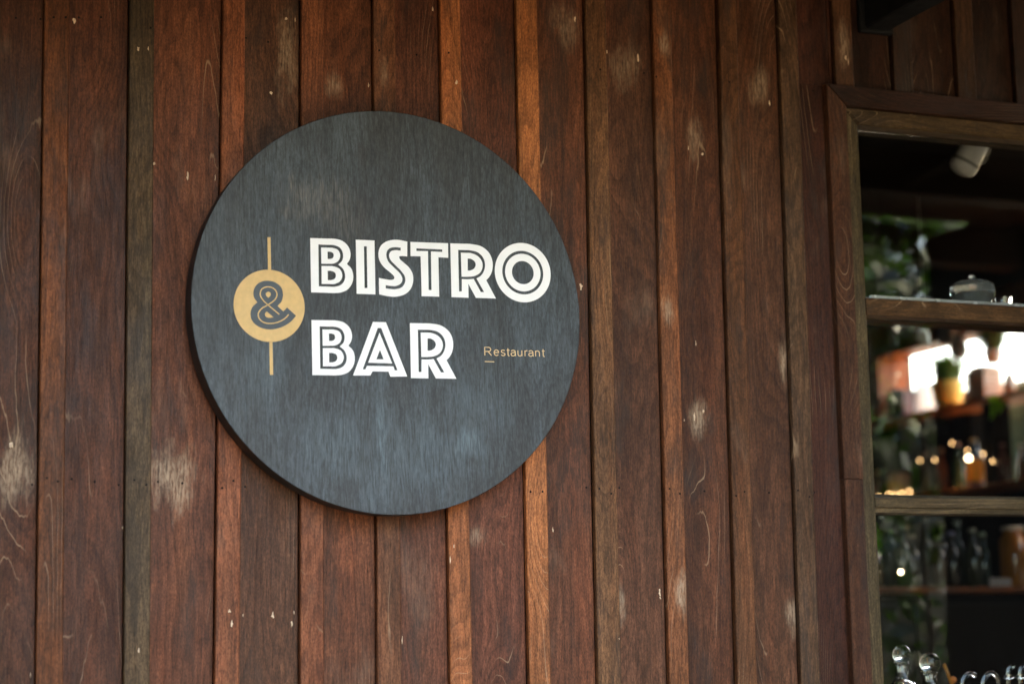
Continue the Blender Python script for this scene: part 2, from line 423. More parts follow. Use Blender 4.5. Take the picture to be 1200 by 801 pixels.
PATCH = [(.583, 1.941, .046, .091, 1), (.893, 1.929, .062, .088, 1), (1.129, 2.836, .034, .112, .7), (1.235, 2.771, .027, .037, .8), (1.92, 2.884, .050, .076, .55),
         (1.774, 2.959, .042, .069, .6), (2.013, 2.933, .02, .04, .9), (2.087, 2.729, .025, .07, .6), (2.262, 2.865, .036, .062, .75), (2.488, 2.98, .021, .067, .7),
         (2.003, 2.32, .019, .048, 1), (2.297, 2.216, .018, .069, 1), (2.077, 2.082, .034, .057, .9), (2.011, 1.696, .019, .052, 1), (1.872, 1.678, .016, .055, .9),
         (2.292, 1.647, .022, .057, .7), (1.34, 2.802, .016, .042, .6), (1.539, 1.817, .027, .032, .6)]
WX0, WX1, WZ0, WZ1 = 2.4315, 3.69, 1.14, 2.882      # outer edges of the window casing
Z_TOP = 3.36
i0 = 15
for i, b in enumerate(BAT):
    c = b[4]; col = rgb(*timber(c, .08), k=.50 if b[0] > 2.5 else .78 if b[0] > 2.1 or b[0] < .7 else 1.06)  # outer battens darkened in colour for the light fall-off to both ends
    ps = [p for p in PATCH if b[0] <= p[0] <= b[1]]
    dz = random.uniform(-.004, .004)
    if b[1] < WX0 or b[0] > WX1:
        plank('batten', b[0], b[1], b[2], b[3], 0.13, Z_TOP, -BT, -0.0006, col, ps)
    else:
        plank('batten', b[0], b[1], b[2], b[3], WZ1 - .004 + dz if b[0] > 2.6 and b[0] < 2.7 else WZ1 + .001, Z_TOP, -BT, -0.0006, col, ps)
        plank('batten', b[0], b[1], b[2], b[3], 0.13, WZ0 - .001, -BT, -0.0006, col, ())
for i in range(len(BAT) - 1):
    a, b = BAT[i], BAT[i + 1]
    bi = i - i0 + 1
    c = BRD.get(bi) or random.choice([(96, 62, 50), (88, 58, 46), (104, 68, 52)])
    col = rgb(*timber(c), k=.66 if bi > 8 else .74 if bi < 2 else .88)  # outer boards coloured darker to carry the same fall-off of light
    xl, xlb = (a[0] + a[1]) / 2 - .018, (a[2] + a[3]) / 2 - .018
    xr, xrb = b[0] - .0007, b[2] - .0007
    ps = [p for p in PATCH if a[1] <= p[0] <= b[0]]
    if xr < WX0 or xl > WX1:
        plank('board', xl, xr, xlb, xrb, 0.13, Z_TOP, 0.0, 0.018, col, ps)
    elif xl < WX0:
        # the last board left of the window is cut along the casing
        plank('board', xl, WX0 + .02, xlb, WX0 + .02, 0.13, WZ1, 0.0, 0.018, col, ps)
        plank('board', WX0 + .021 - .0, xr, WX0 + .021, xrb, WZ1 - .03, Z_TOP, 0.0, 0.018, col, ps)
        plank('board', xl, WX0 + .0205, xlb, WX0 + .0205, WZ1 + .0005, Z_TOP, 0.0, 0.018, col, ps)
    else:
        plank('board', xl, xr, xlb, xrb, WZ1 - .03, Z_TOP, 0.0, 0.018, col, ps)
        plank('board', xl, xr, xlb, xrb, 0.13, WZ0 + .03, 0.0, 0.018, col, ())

# concrete footing under the boards, and the studwork sheathing behind them
bm = bmesh.new(); box(bm, -2.0, 5.1, -0.012, 0.10, 0.0, 0.128)
finish(link('footing', bm, plain('footing_concrete', (0.22, 0.21, 0.20), 0.85), wall))
bm = bmesh.new()
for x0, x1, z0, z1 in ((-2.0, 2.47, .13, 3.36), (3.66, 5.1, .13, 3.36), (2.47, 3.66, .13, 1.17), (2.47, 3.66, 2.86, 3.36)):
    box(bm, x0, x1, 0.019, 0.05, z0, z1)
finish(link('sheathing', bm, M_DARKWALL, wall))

# nail heads: two to three per board on the two nailing lines
bm = bmesh.new()
for zr in (1.918, 2.862, 0.9):
    for i, b in enumerate(BAT):
        if zr < 2.87 and zr > 1 and b[0] > 2.40: continue
        for fx in (.28, .76):
            if random.random() < (.55 if zr > 2 else .15): continue
            x = b[2] + (b[3] - b[2]) * fx + random.uniform(-.003, .003)
            lathe(bm, [(0.0, 0.0012), (0.0021, 0.0010), (0.0027, -0.001)], (x, -BT - .0002, zr + random.uniform(-.008, .008)), 8, Matrix.Rotation(R_(90), 3, 'X'))
        if i + 1 < len(BAT):
            n = BAT[i + 1]
            for fx in (.12, .5, .9):
                if random.random() < (.8 if zr > 2 else .45): continue
                x = b[3] + (n[2] - b[3]) * fx
                lathe(bm, [(0.0, 0.0012), (0.0021, 0.0010), (0.0027, -0.001)], (x, -.0002, zr + random.uniform(-.01, .01)), 8, Matrix.Rotation(R_(90), 3, 'X'))
finish(link('nail_heads', bm, M_NAIL, wall), kind='stuff')

# splinters torn out of the surface, showing bare pale wood
CH = [(.916, 2.552), (.975, 2.552), (.828, 2.809), (.810, 2.807), (.681, 2.858), (1.145, 2.908), (1.128, 2.91), (1.309, 2.781), (1.457, 2.966), (1.871, 2.908),
      (1.951, 2.904), (1.797, 2.98), (2.074, 2.703), (2.108, 2.692), (2.287, 2.828), (1.096, 1.657), (1.142, 1.662), (1.137, 1.64), (.824, 1.59), (1.003, 1.666),
      (1.036, 1.658), (1.964, 1.699), (1.966, 1.687), (.793, 1.831), (1.475, 1.769), (1.365, 1.604), (2.064, 2.087), (2.088, 2.10), (2.04, 2.079), (2.074, 2.251),
      (1.483, 1.796), (.619, 1.548), (2.489, 2.952), (2.497, 2.945), (1.095, 2.745), (1.502, 2.799), (1.715, 1.833), (1.797, 2.369),
      (1.007, 1.641), (.847, 2.573), (.93, 2.291), (.571, 1.99), (1.86, 1.60)]
def on_batten(x, z):
    for b in BAT:
        t = (z - 1.52) / 1.44
        if b[2] + (b[0] - b[2]) * t - .001 < x < b[3] + (b[1] - b[3]) * t + .001: return True
    return False
bm = bmesh.new()
for x, z in CH:
    y = (-BT if on_batten(x, z) else 0.0) - 0.0007
    w_, h_ = random.uniform(.0009, .0038), random.uniform(.003, .010); x += random.uniform(-.002, .002)
    n = 9; vs = []
    for k in range(n):
        a = 2 * math.pi * k / n; rr = random.uniform(.4, 1.25)
        vs.append(bm.verts.new((x + math.cos(a) * w_ * rr, y + random.uniform(-.0006, .0002), z + math.sin(a) * h_ * rr)))
    c = bm.verts.new((x, y - .0009, z))
    for k in range(n): bm.faces.new((vs[k], vs[(k + 1) % n], c))
finish(link('bare_splinters', bm, M_SCAR, wall), kind='stuff')

# ------------------------------------------------------------ the window
win = empty('window', (0, 0, 0)); win.parent = wall
win['label'] = 'tall window with olive grey weathered frame and three rows of panes'
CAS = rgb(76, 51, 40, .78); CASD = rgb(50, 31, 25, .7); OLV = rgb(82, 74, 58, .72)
def trim_piece(name, pts, y0, y1, mat, col, z0=0.0, x0=0.0, bev=0.0015):
    """a piece of trim cut from the outline pts (x, z) in the facade, between y0 (front) and y1"""
    bm = bmesh.new(); n = len(pts)
    A = [bm.verts.new((x - x0, y0, z - z0)) for x, z in pts]; B = [bm.verts.new((x - x0, y1, z - z0)) for x, z in pts]
    bm.faces.new(A); bm.faces.new(B[::-1])
    for k in range(n): bm.faces.new((A[k], A[(k + 1) % n], B[(k + 1) % n], B[k]))
    bmesh.ops.bevel(bm, geom=[e for e in bm.edges if all(v in A for v in e.verts)], offset=bev, segments=2, affect='EDGES')
    o = link(name, bm, mat, win, (x0, 0, z0)); o.color = col
    return o
CI, CZ = 2.4822, 2.8322                                # inner edge of the casing
CR = WX1 - (CI - WX0)
trim_piece('casing', [(WX0, 1.9525), (CI, 1.9525), (CI, CZ), (WX0, WZ1)], -.022, .0185, M_TRIM, CAS, 2.0, WX0)
trim_piece('casing', [(WX0 + .001, 1.16), (CI - .0005, 1.16), (CI - .0005, 1.9513), (WX0 + .001, 1.9513)], -.0213, .0185, M_TRIM, rgb(82, 54, 42, .78), 1.0, WX0)
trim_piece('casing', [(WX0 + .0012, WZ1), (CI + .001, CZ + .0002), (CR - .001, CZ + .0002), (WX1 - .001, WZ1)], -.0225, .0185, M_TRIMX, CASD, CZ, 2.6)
trim_piece('casing', [(CR, 1.16), (WX1, 1.16), (WX1, WZ1), (CR, CZ)], -.022, .0185, M_TRIM, CAS, 1.0, CR)
trim_piece('window_sill', [(WX0 - .03, 1.10), (WX1 + .03, 1.10), (WX1 + .03, 1.139), (WX0 - .03, 1.139)], -.06, .0185, M_TRIMX, OLV, 1.1, 2.6)
# the frame inside the casing
JX0, JX1 = 2.4835, 2.5195
trim_piece('jamb', [(JX0, 1.165), (JX1, 1.165), (JX1, 2.792), (JX0, 2.8305)], -.010, .075, M_TRIM, OLV, 1.0, JX0, .003)
trim_piece('jamb', [(CR - .0375, 1.165), (CR - .0015, 1.165), (CR - .0015, 2.8305), (CR - .0375, 2.792)], -.010, .075, M_TRIM, OLV, 1.0, CR - .03, .003)
trim_piece('frame_head', [(JX0 + .001, 2.8312), (JX1 + .001, 2.7925), (CR - .0385, 2.7925), (CR - .002, 2.8312)], -.0115, .075, M_TRIMX, rgb(84, 70, 52, .72), 2.8, 2.6, .003)
trim_piece('frame_foot', [(JX0, 1.142), (CR, 1.142), (CR, 1.164), (JX0, 1.164)], -.0115, .075, M_TRIMX, OLV, 1.1, 2.6, .003)
def rail(z0, z1, slope, x0, x1, col, step):
    bm = bmesh.new(); yf = -.014
    prof = [(yf, z0 + step), (yf, z1 - slope * .6), (yf + slope * 1.6, z1), (.060, z1), (.060, z0), (yf + .005, z0), (yf + .005, z0 + step - .0008)]
    A = [bm.verts.new((0, y, z - z0)) for y, z in prof]; B = [bm.verts.new((x1 - x0, y, z - z0)) for y, z in prof]
    bm.faces.new(A); bm.faces.new(B[::-1]); n = len(prof)
    for k in range(n): bm.faces.new((A[k], A[(k + 1) % n], B[(k + 1) % n], B[k]))
    o = link('glazing_bar', bm, M_TRIMX, win, (x0, 0, z0)); o.color = col
for xa, xb in ((JX1 - .0035, 3.052), (3.0915, CR - .036)):
    rail(2.3375, 2.3790, .006, xa, xb, rgb(92, 70, 50, .75), .0)
    rail(1.8775, 1.9210, .016, xa, xb, rgb(88, 78, 62, .78), .012)
trim_piece('mullion', [(3.0525, 1.1645), (3.091, 1.1645), (3.091, 2.792), (3.0525, 2.792)], -.012, .070, M_TRIM, OLV, 1.0, 3.05, .003)
for xa, xb in ((JX1 + .0005, 3.052), (3.0915, CR - .038)):
    for za, zb in ((2.3792, 2.7923), (1.9212, 2.3373), (1.1642, 1.8773)):
        bm = bmesh.new()
        vs = [bm.verts.new((x, 0, z)) for x, z in ((-(xb - xa) / 2, 0), ((xb - xa) / 2, 0), ((xb - xa) / 2, zb - za), (-(xb - xa) / 2, zb - za))]
        bm.faces.new(vs)
        g = bmesh.ops.extrude_face_region(bm, geom=bm.faces[:])
        bmesh.ops.translate(bm, verts=[v for v in g['geom'] if isinstance(v, bmesh.types.BMVert)], vec=(0, .004, 0))
        link('pane', bm, M_PANE, win, ((xa + xb) / 2, .034, za))
bm = bmesh.new(); box(bm, 0, .47, .024, .0335, 0, .0125)
link('sheen_strip', bm, plain('sheen_strip_metal', (0.62, 0.60, 0.56), 0.25, 0.6), win, (2.555, 0, 2.3792))  # pale added strip standing in for the bright sheen along the rail top
bm = bmesh.new(); bbox(bm, JX1, CR - .04, .076, .20, 2.352, 2.376, .002)
o = link('inner_ledge', bm, M_INT, win); o.color = rgb(90, 60, 40, 1.3)
bm = bmesh.new(); bbox(bm, JX1, CR - .04, .076, .26, 1.34, 1.366, .002)
o = link('inner_ledge', bm, M_INT, win); o.color = rgb(90, 60, 40, 1.3)

# ------------------------------------------------------------ the round sign
SX, SZ = 1.3413, 2.2846
FD = .99456               # the disc stands a little proud of the battens
sign = empty('round_sign', (1.3340, -.072 + .0325 * FD, 2.2806), 'large round slate grey sign reading BISTRO & BAR Restaurant on timber wall', 'sign')
sign.rotation_euler = (0, R_(-1.0747), 0); sign.scale = (FD, FD, FD)
SF = -0.0325              # front face of the disc, in the sign's own space (world y = -0.0505)
def disc(bm, r, y0, y1, n=160, bev=0.0012):
    prof = [(r - bev, y0), (r, y0 + bev), (r, y1)]
    rings = [[bm.verts.new((rr * math.cos(2 * math.pi * k / n), y, rr * math.sin(2 * math.pi * k / n))) for k in range(n)] for rr, y in prof]
    for A, B in zip(rings, rings[1:]):
        for k in range(n): bm.faces.new((A[k], A[(k + 1) % n], B[(k + 1) % n], B[k]))
    bm.faces.new(rings[0]); bm.faces.new(rings[-1][::-1])
bm = bmesh.new(); disc(bm, .4262, SF + .0012, .0215)
link('rim', bm, M_SIGN_EDGE, sign)
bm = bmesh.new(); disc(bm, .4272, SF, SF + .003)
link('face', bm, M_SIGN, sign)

GL = {'B': [[(-175.8, 145.6, 1), (-139.7, 146.1, 0), (-123.1, 146.2, 0), (-106.6, 142.5, 0), (-94.3, 131.8, 0), (-89.5, 117.8, 0), (-91.3, 104.5, 0), (-97.8, 94.1, 1), (-88.2, 84.3, 0), (-84.7, 69.2, 0), (-87.6, 53.9, 0), (-97.7, 40.4, 0), (-111.3, 33.9, 0), (-125.9, 32, 0), (-142.4, 31.9, 0), (-176.3, 31.8, 1)],
  [(-158.6, 133, 1), (-140, 132.9, 0), (-125.5, 132.9, 0), (-112.1, 128, 0), (-105.8, 116.1, 0), (-107.6, 101.8, 0), (-116.5, 92.1, 1), (-106.4, 83.6, 0), (-102.1, 69.6, 0), (-104.9, 57.4, 0), (-113, 49, 0), (-124.5, 45.4, 0), (-142.1, 45, 0), (-159.6, 45, 1)],
  [(-152.9, 126.7, 1), (-140.1, 126.9, 0), (-127.7, 126.8, 0), (-116.4, 122.8, 0), (-112.1, 112.2, 0), (-115.5, 100.9, 0), (-125.4, 94.4, 0), (-138.9, 93.1, 0), (-152.9, 92.6, 1)],
  [(-139.3, 118.4, 1), (-133.1, 118.6, 0), (-127.6, 116.2, 0), (-126, 111.6, 0), (-127.8, 106.1, 0), (-133.5, 103.4, 0), (-139.2, 103.2, 1)],
  [(-152.8, 87.9, 1), (-141, 88.2, 0), (-125.5, 87.8, 0), (-113.2, 82.3, 0), (-108.4, 69.8, 0), (-112.8, 58.1, 0), (-125.4, 51.2, 0), (-139.9, 50.5, 0), (-153.3, 50.2, 1)],
  [(-139.8, 78.3, 1), (-132, 78.2, 0), (-124.2, 74.9, 0), (-122.3, 69.3, 0), (-124.5, 62.7, 0), (-132, 59, 0), (-140.1, 58.6, 1)]],
 'I': [[(-77.2, 146.4, 1), (-36.3, 146.5, 1), (-37.3, 31.9, 1), (-78.1, 32, 1)],
  [(-59.8, 133.2, 1), (-53.5, 133.5, 1), (-54.4, 44.9, 1), (-60.7, 44.7, 1)]],
 'S': [[(36.3, 146.9, 1), (35.3, 115.2, 1), (24.7, 115.8, 0), (17.6, 114.5, 0), (18.6, 109.4, 0), (26.4, 102.3, 0), (38.3, 92.1, 0), (46, 79, 0), (46.8, 62.6, 0), (40.7, 46.1, 0), (27.6, 34.4, 0), (8.3, 28.7, 0), (-10.7, 29.1, 0), (-29.1, 32.5, 1), (-28.6, 67.1, 1), (-14.9, 65, 0), (-2.3, 63.8, 0), (4.6, 66.3, 0), (4.9, 71.4, 0), (-2.9, 79.3, 0), (-17.4, 91, 0), (-26.5, 105, 0), (-28.1, 121.2, 0), (-22.4, 135.8, 0), (-9.5, 145.6, 0), (7.6, 149.8, 0), (22.5, 149.4, 0)],
  [(21.6, 133.5, 1), (21, 127.3, 1), (9.1, 127.7, 0), (-0.5, 124.8, 0), (-4.8, 117.1, 0), (-2.1, 106.9, 0), (8.2, 96.1, 0), (20.6, 84.2, 0), (28.7, 72.3, 0), (28.8, 60, 0), (21.7, 49.5, 0), (6.7, 44.5, 0), (-6, 44.7, 0), (-14.4, 45.6, 1), (-14.2, 52.4, 1), (-3.7, 51.1, 0), (9, 51.5, 0), (19.8, 57.6, 0), (23.2, 66.9, 0), (18.3, 78, 0), (3.8, 91.8, 0), (-7.5, 103.7, 0), (-11, 115.8, 0), (-9, 125.1, 0), (-2.5, 131.5, 0), (8.2, 134, 0)]],
 'T': [[(43.3, 146.8, 1), (127.8, 147.5, 1), (127.2, 116.1, 1), (105.1, 116.3, 1), (104.1, 31.7, 1), (64.8, 31.5, 1), (65.3, 116.8, 1), (42.8, 116.3, 1)],
  [(56.2, 133.5, 1), (114.3, 133.6, 1), (114.2, 128.2, 1), (88.7, 128.4, 1), (87.3, 45.1, 1), (80.9, 45.3, 1), (81.8, 128.6, 1), (56, 128.1, 1)]],
 'R': [[(133, 147.6, 1), (160.9, 147.9, 0), (180.6, 147.9, 0), (204.5, 143.3, 0), (221.6, 129.3, 0), (228.2, 109.7, 0), (225.7, 89.8, 0), (219.8, 78.8, 0), (212.2, 70.6, 1), (233, 31.8, 1), (187.3, 31.8, 1), (171, 61.9, 1), (170.3, 31.5, 1), (131.9, 31.7, 1)],
  [(150.2, 134.2, 1), (164.8, 134.3, 0), (177.9, 134.2, 0), (195.3, 130.4, 0), (207, 119.4, 0), (210.8, 104.9, 0), (207.4, 90.2, 0), (200, 79.9, 0), (190, 74, 1), (206.4, 45, 1), (198.8, 44.8, 1), (183.3, 72.7, 1), (171.3, 71.4, 0), (156.5, 71.3, 1), (155.6, 44.8, 1), (149.3, 44.6, 1)],
  [(156.3, 128.4, 1), (166.8, 128.4, 0), (179.9, 128.1, 0), (195, 122, 0), (203.8, 110.9, 0), (204.4, 97.4, 0), (198.1, 86.1, 0), (185.8, 79, 0), (171.5, 76.8, 0), (156.2, 76.3, 1)],
  [(171.3, 115.9, 1), (177.2, 116.1, 0), (186.3, 111.3, 0), (189.3, 104.1, 0), (185.7, 95.6, 0), (176.3, 90.5, 0), (170.4, 90.3, 1)]],
 'A': [[(-44.3, -26.2, 1), (-15.9, -26, 1), (27.6, -139.3, 1), (-9.3, -140.5, 1), (-13.2, -129.9, 1), (-48.1, -129.9, 1), (-52.9, -138.6, 1), (-90.3, -139.2, 1)],
  [(-34.1, -38.6, 1), (-26.4, -38.8, 1), (6.8, -126.9, 1), (0.5, -126.6, 1), (-2.4, -118.6, 1), (-59.7, -118.7, 1), (-63.6, -126.2, 1), (-69.2, -125.9, 1)],
  [(-30.6, -48.6, 1), (-4.7, -112.6, 1), (-57, -112, 1)],
  [(-30.6, -84.9, 1), (-23, -104.3, 1), (-39.1, -104.6, 1)]],
 'amp': [[(-266.7, 52.7, 0), (-252.2, 49.7, 0), (-240, 39.7, 0), (-236.5, 25.4, 0), (-239.9, 10.9, 0), (-248.6, 1.1, 1), (-236.5, -10, 1), (-228.4, -1.6, 1), (-209.6, -18.1, 1), (-222.3, -31.7, 0), (-242.8, -43.3, 0), (-267.5, -47.9, 0), (-289.6, -42.3, 0), (-302.7, -29.5, 0), (-305.1, -14.2, 0), (-300.5, -2, 0), (-290.5, 7.1, 1), (-297.9, 19, 0), (-297.7, 32.2, 0), (-290.3, 44.6, 0), (-279, 51, 0)]],
 'drop': [[(-267.6, 29.9, 0), (-272.3, 26.9, 0), (-272.4, 22.5, 0), (-267.6, 17.1, 1), (-262.8, 22.8, 0), (-263.1, 27.6, 0)]],
 'half': [[(-271.7, -11, 1), (-275.4, -16, 0), (-273.7, -21.6, 0), (-268.1, -23.9, 0), (-257.6, -22.7, 1)]],
 'stroke': [[(-245.2, -16.4, 1), (-257.7, -6.2, 0), (-268.8, 2.7, 0), (-278.6, 11.9, 0), (-284.5, 22.8, 0), (-281.6, 33.9, 0), (-272.5, 39.3, 0), (-261.3, 39.2, 0), (-252, 33.1, 0), (-249.3, 23.9, 0), (-254, 13.8, 0), (-268.8, 2.7, 0), (-282.3, -5.8, 0), (-289.2, -15.9, 0), (-287.6, -25.8, 0), (-278.4, -33.6, 0), (-263.9, -35.7, 0), (-247, -31.9, 0), (-233.4, -24.3, 0), (-225.4, -15.9, 1)]]}

def spline(pts, closed=True, sub=6):
    """Catmull-Rom through the smooth points, straight at the corners; points are (u, v, corner)"""
    n = len(pts); out = []
    for i in range(n if closed else n - 1):
        p1, p2 = pts[i], pts[(i + 1) % n]
        out.append((p1[0], p1[1]))
        if p1[2] and p2[2]: continue
        p0 = pts[i - 1] if (closed or i > 0) else p1
        p3 = pts[(i + 2) % n] if (closed or i + 2 < n) else p2
        if p1[2]: p0 = (2 * p1[0] - p2[0], 2 * p1[1] - p2[1])
        if p2[2]: p3 = (2 * p2[0] - p1[0], 2 * p2[1] - p1[1])
        # centripetal parameterisation
        def dd(a, b): return max(1e-6, math.hypot(a[0] - b[0], a[1] - b[1])) ** 0.5
        t0 = 0; t1 = t0 + dd(p0, p1); t2 = t1 + dd(p1, p2); t3 = t2 + dd(p2, p3)
        for k in range(1, sub):
            t = t1 + (t2 - t1) * k / sub; r = []
            for d in (0, 1):
                A1 = (t1 - t) / (t1 - t0) * p0[d] + (t - t0) / (t1 - t0) * p1[d]
                A2 = (t2 - t) / (t2 - t1) * p1[d] + (t - t1) / (t2 - t1) * p2[d]
                A3 = (t3 - t) / (t3 - t2) * p2[d] + (t - t2) / (t3 - t2) * p3[d]
                B1 = (t2 - t) / (t2 - t0) * A1 + (t - t0) / (t2 - t0) * A2
                B2 = (t3 - t) / (t3 - t1) * A2 + (t - t1) / (t3 - t1) * A3
                r.append((t2 - t) / (t2 - t1) * B1 + (t - t1) / (t2 - t1) * B2)
            out.append(tuple(r))
    if not closed: out.append((pts[-1][0], pts[-1][1]))
    return out

def circ(cx, cy, r, n=72): return [(cx + r * math.cos(2 * math.pi * k / n), cy + r * math.sin(2 * math.pi * k / n)) for k in range(n)]

def flat(name, loops, mat, parent, y, thick=0.0006, off=(0, 0), label=None):
    """cut-out lettering: nested outlines in mm, filled even-odd, with a real (thin) thickness; front face at y - thick"""
    cu = bpy.data.curves.new(name + '_outline', 'CURVE'); cu.dimensions = '2D'; cu.fill_mode = 'BOTH'; cu.extrude = thick / 2
    us = [p[0] for l in loops for p in l]; vs = [p[1] for l in loops for p in l]
    cx, cy = (min(us) + max(us)) / 2, (min(vs) + max(vs)) / 2
    for l in loops:
        sp = cu.splines.new('POLY'); sp.points.add(len(l) - 1); sp.use_cyclic_u = True
        for k, p in enumerate(l): sp.points[k].co = ((p[0] - cx) / 1000, (p[1] - cy) / 1000, 0, 1)
    tmp = bpy.data.objects.new('tmp', cu); COL.objects.link(tmp)
    dg = bpy.context.evaluated_depsgraph_get(); me = bpy.data.meshes.new_from_object(tmp.evaluated_get(dg))
    bpy.data.objects.remove(tmp); bpy.data.curves.remove(cu)
    me.transform(Matrix.Rotation(R_(90), 4, 'X'))
    me.materials.clear(); me.materials.append(mat); me.name = name
    o = bpy.data.objects.new(name, me); COL.objects.link(o); o.parent = parent
    o.location = ((cx + off[0]) / 1000, y - thick / 2, (cy + off[1]) / 1000)
    if label: o['label'] = label
    return o

def glyph(k): return [spline(l) for l in GL[k]]
def shift(loops, dx, dy): return [[(x + dx, y + dy) for x, y in l] for l in loops]
LY = SF - .0002
Bg, Rg = glyph('B'), glyph('R')
flat('letter', Bg, M_WHITE, sign, LY, label='white inline capital B of BISTRO')
flat('letter', glyph('I'), M_WHITE, sign, LY, label='white inline capital I')
flat('letter', glyph('S'), M_WHITE, sign, LY, label='white inline capital S')
flat('letter', glyph('T'), M_WHITE, sign, LY, label='white inline capital T')
flat('letter', Rg, M_WHITE, sign, LY, label='white inline capital R of BISTRO')
flat('letter', [circ(297.4, 90.4, r) for r in (64.9, 47.6, 41.1, 25.3)], M_WHITE, sign, LY, label='white capital O of two rings')
flat('letter', shift(Bg, -1.1, -171.6), M_WHITE, sign, LY, label='white inline capital B of BAR')
flat('letter', glyph('A'), M_WHITE, sign, LY, label='white inline capital A')
flat('letter', shift(Rg, -96.1, -174.2), M_WHITE, sign, LY, label='white inline capital R of BAR')
dk = flat('emblem_disc', [circ(-265.4, 1.1, 74.6, 96)], M_GOLD, sign, LY, label='gold disc carrying the ampersand')
rel = lambda o, e: setattr(e, 'location', (e.location.x - o.location.x, e.location.y - o.location.y, e.location.z - o.location.z))
e = flat('ampersand', glyph('amp'), M_INK, dk, LY - .0008); rel(dk, e)
def stroke(pts, w):
    L, Rr = [], []
    for i, p in enumerate(pts):
        a = pts[max(i - 1, 0)]; b = pts[min(i + 1, len(pts) - 1)]
        t = Vector((b[0] - a[0], b[1] - a[1])).normalized(); nn = Vector((-t.y, t.x)) * w / 2
        L.append((p[0] + nn.x, p[1] + nn.y)); Rr.append((p[0] - nn.x, p[1] - nn.y))
    return L, Rr
def ribbon(name, paths, w, mat, parent, y, thick=.0005):
    bm = bmesh.new()
    for q, pts in enumerate(paths):
        L, Rr = stroke(pts, w)
        for i in range(len(pts) - 1):
            a = [L[i], L[i + 1], Rr[i + 1], Rr[i]]
            bm.faces.new([bm.verts.new((p[0] / 1000, y - thick - q * 2e-5, p[1] / 1000)) for p in a])
    bmesh.ops.remove_doubles(bm, verts=bm.verts, dist=1e-6)
    me = bmesh.ops.extrude_face_region(bm, geom=bm.faces[:])
    bmesh.ops.translate(bm, verts=[v for v in me['geom'] if isinstance(v, bmesh.types.BMVert)], vec=(0, thick, 0))
    return link(name, bm, mat, parent)
sp = spline(GL['stroke'][0], closed=False, sub=5)
e = ribbon('inline_stroke', [sp], 2.3, M_GOLD, dk, LY - .0016); e.location = (-dk.location.x, -dk.location.y, -dk.location.z)
e = flat('counter', [spline(GL['drop'][0])], M_GOLD, dk, LY - .0016); rel(dk, e)
e = flat('counter', [spline(GL['half'][0])], M_GOLD, dk, LY - .0016); rel(dk, e)
flat('emblem_bar', [[(-266.8, 143.5), (-260.3, 143.6), (-260.3, 74), (-266.8, 74)]], M_GOLD, sign, LY)
flat('emblem_bar', [[(-266.9, -72), (-260.3, -72), (-260.2, -141), (-266.9, -141)]], M_GOLD, sign, LY)

# the word Restaurant in thin rounded sans-serif strokes: each letter drawn on a cell with x-height 1, cap height 1.38
def arc(cx, cy, rx, ry, a0, a1, n=10):
    return [(cx + rx * math.cos(R_(a0 + (a1 - a0) * k / n)), cy + ry * math.sin(R_(a0 + (a1 - a0) * k / n))) for k in range(n + 1)]
A_ = ([arc(.40, .74, .32, .24, 165, 10, 6) + [(.73, .16), (.80, .02)], [(.72, .62), (.42, .56)] + arc(.34, .29, .29, .27, 90, 270, 8) + [(.52, .05), (.72, .26)]], .86)
SM = {'R': ([[(.1, 0), (.1, 1.38), (.68, 1.38)] + arc(.68, 1.03, .36, .35, 90, -90, 8) + [(.1, .68)], [(.62, .68), (1.12, 0)]], 1.22),
      'e': ([[(.1, .52), (.82, .52)] + arc(.46, .5, .36, .48, 5, 318, 14)], .93),
      's': ([arc(.40, .74, .28, .24, 30, 200, 7) + [(.28, .54), (.52, .47)] + arc(.40, .25, .30, .23, 50, -165, 8)], .80),
      't': ([[(.22, 1.28), (.22, .2)] + arc(.38, .2, .16, .18, 180, 290, 5), [(.04, .96), (.46, .96)]], .54),
      'a': A_,
      'u': ([[(.12, .98), (.12, .36)] + arc(.42, .34, .30, .32, 180, 300, 6) + [(.74, .3)], [(.74, .98), (.74, .02)]], .93),
      'r': ([[(.12, .98), (.12, .02)], [(.12, .6)] + arc(.44, .62, .32, .34, 170, 75, 5)], .56),
      'n': ([[(.12, .98), (.12, .02)], [(.12, .62)] + arc(.42, .64, .31, .33, 160, 0, 6) + [(.73, .02)]], .93)}
word = 'Restaurant'; XH = 12.6; adv = sum(SM[c][1] for c in word)
k_ = (343.8 - 201.8) / adv; x = 201.8; base = -91.3
for c in word:
    st, a = SM[c]
    bx = x; paths = [[(bx + px * k_ * .84, base + py * XH) for px, py in p] for p in st]
    ribbon('small_letter', paths, 1.85, M_CREAM, sign, LY)
    x += a * k_
flat('underline', [[(202.6, -103.6), (223.8, -103.8), (223.8, -105.4), (202.6, -105.2)]], M_CREAM, sign, LY)

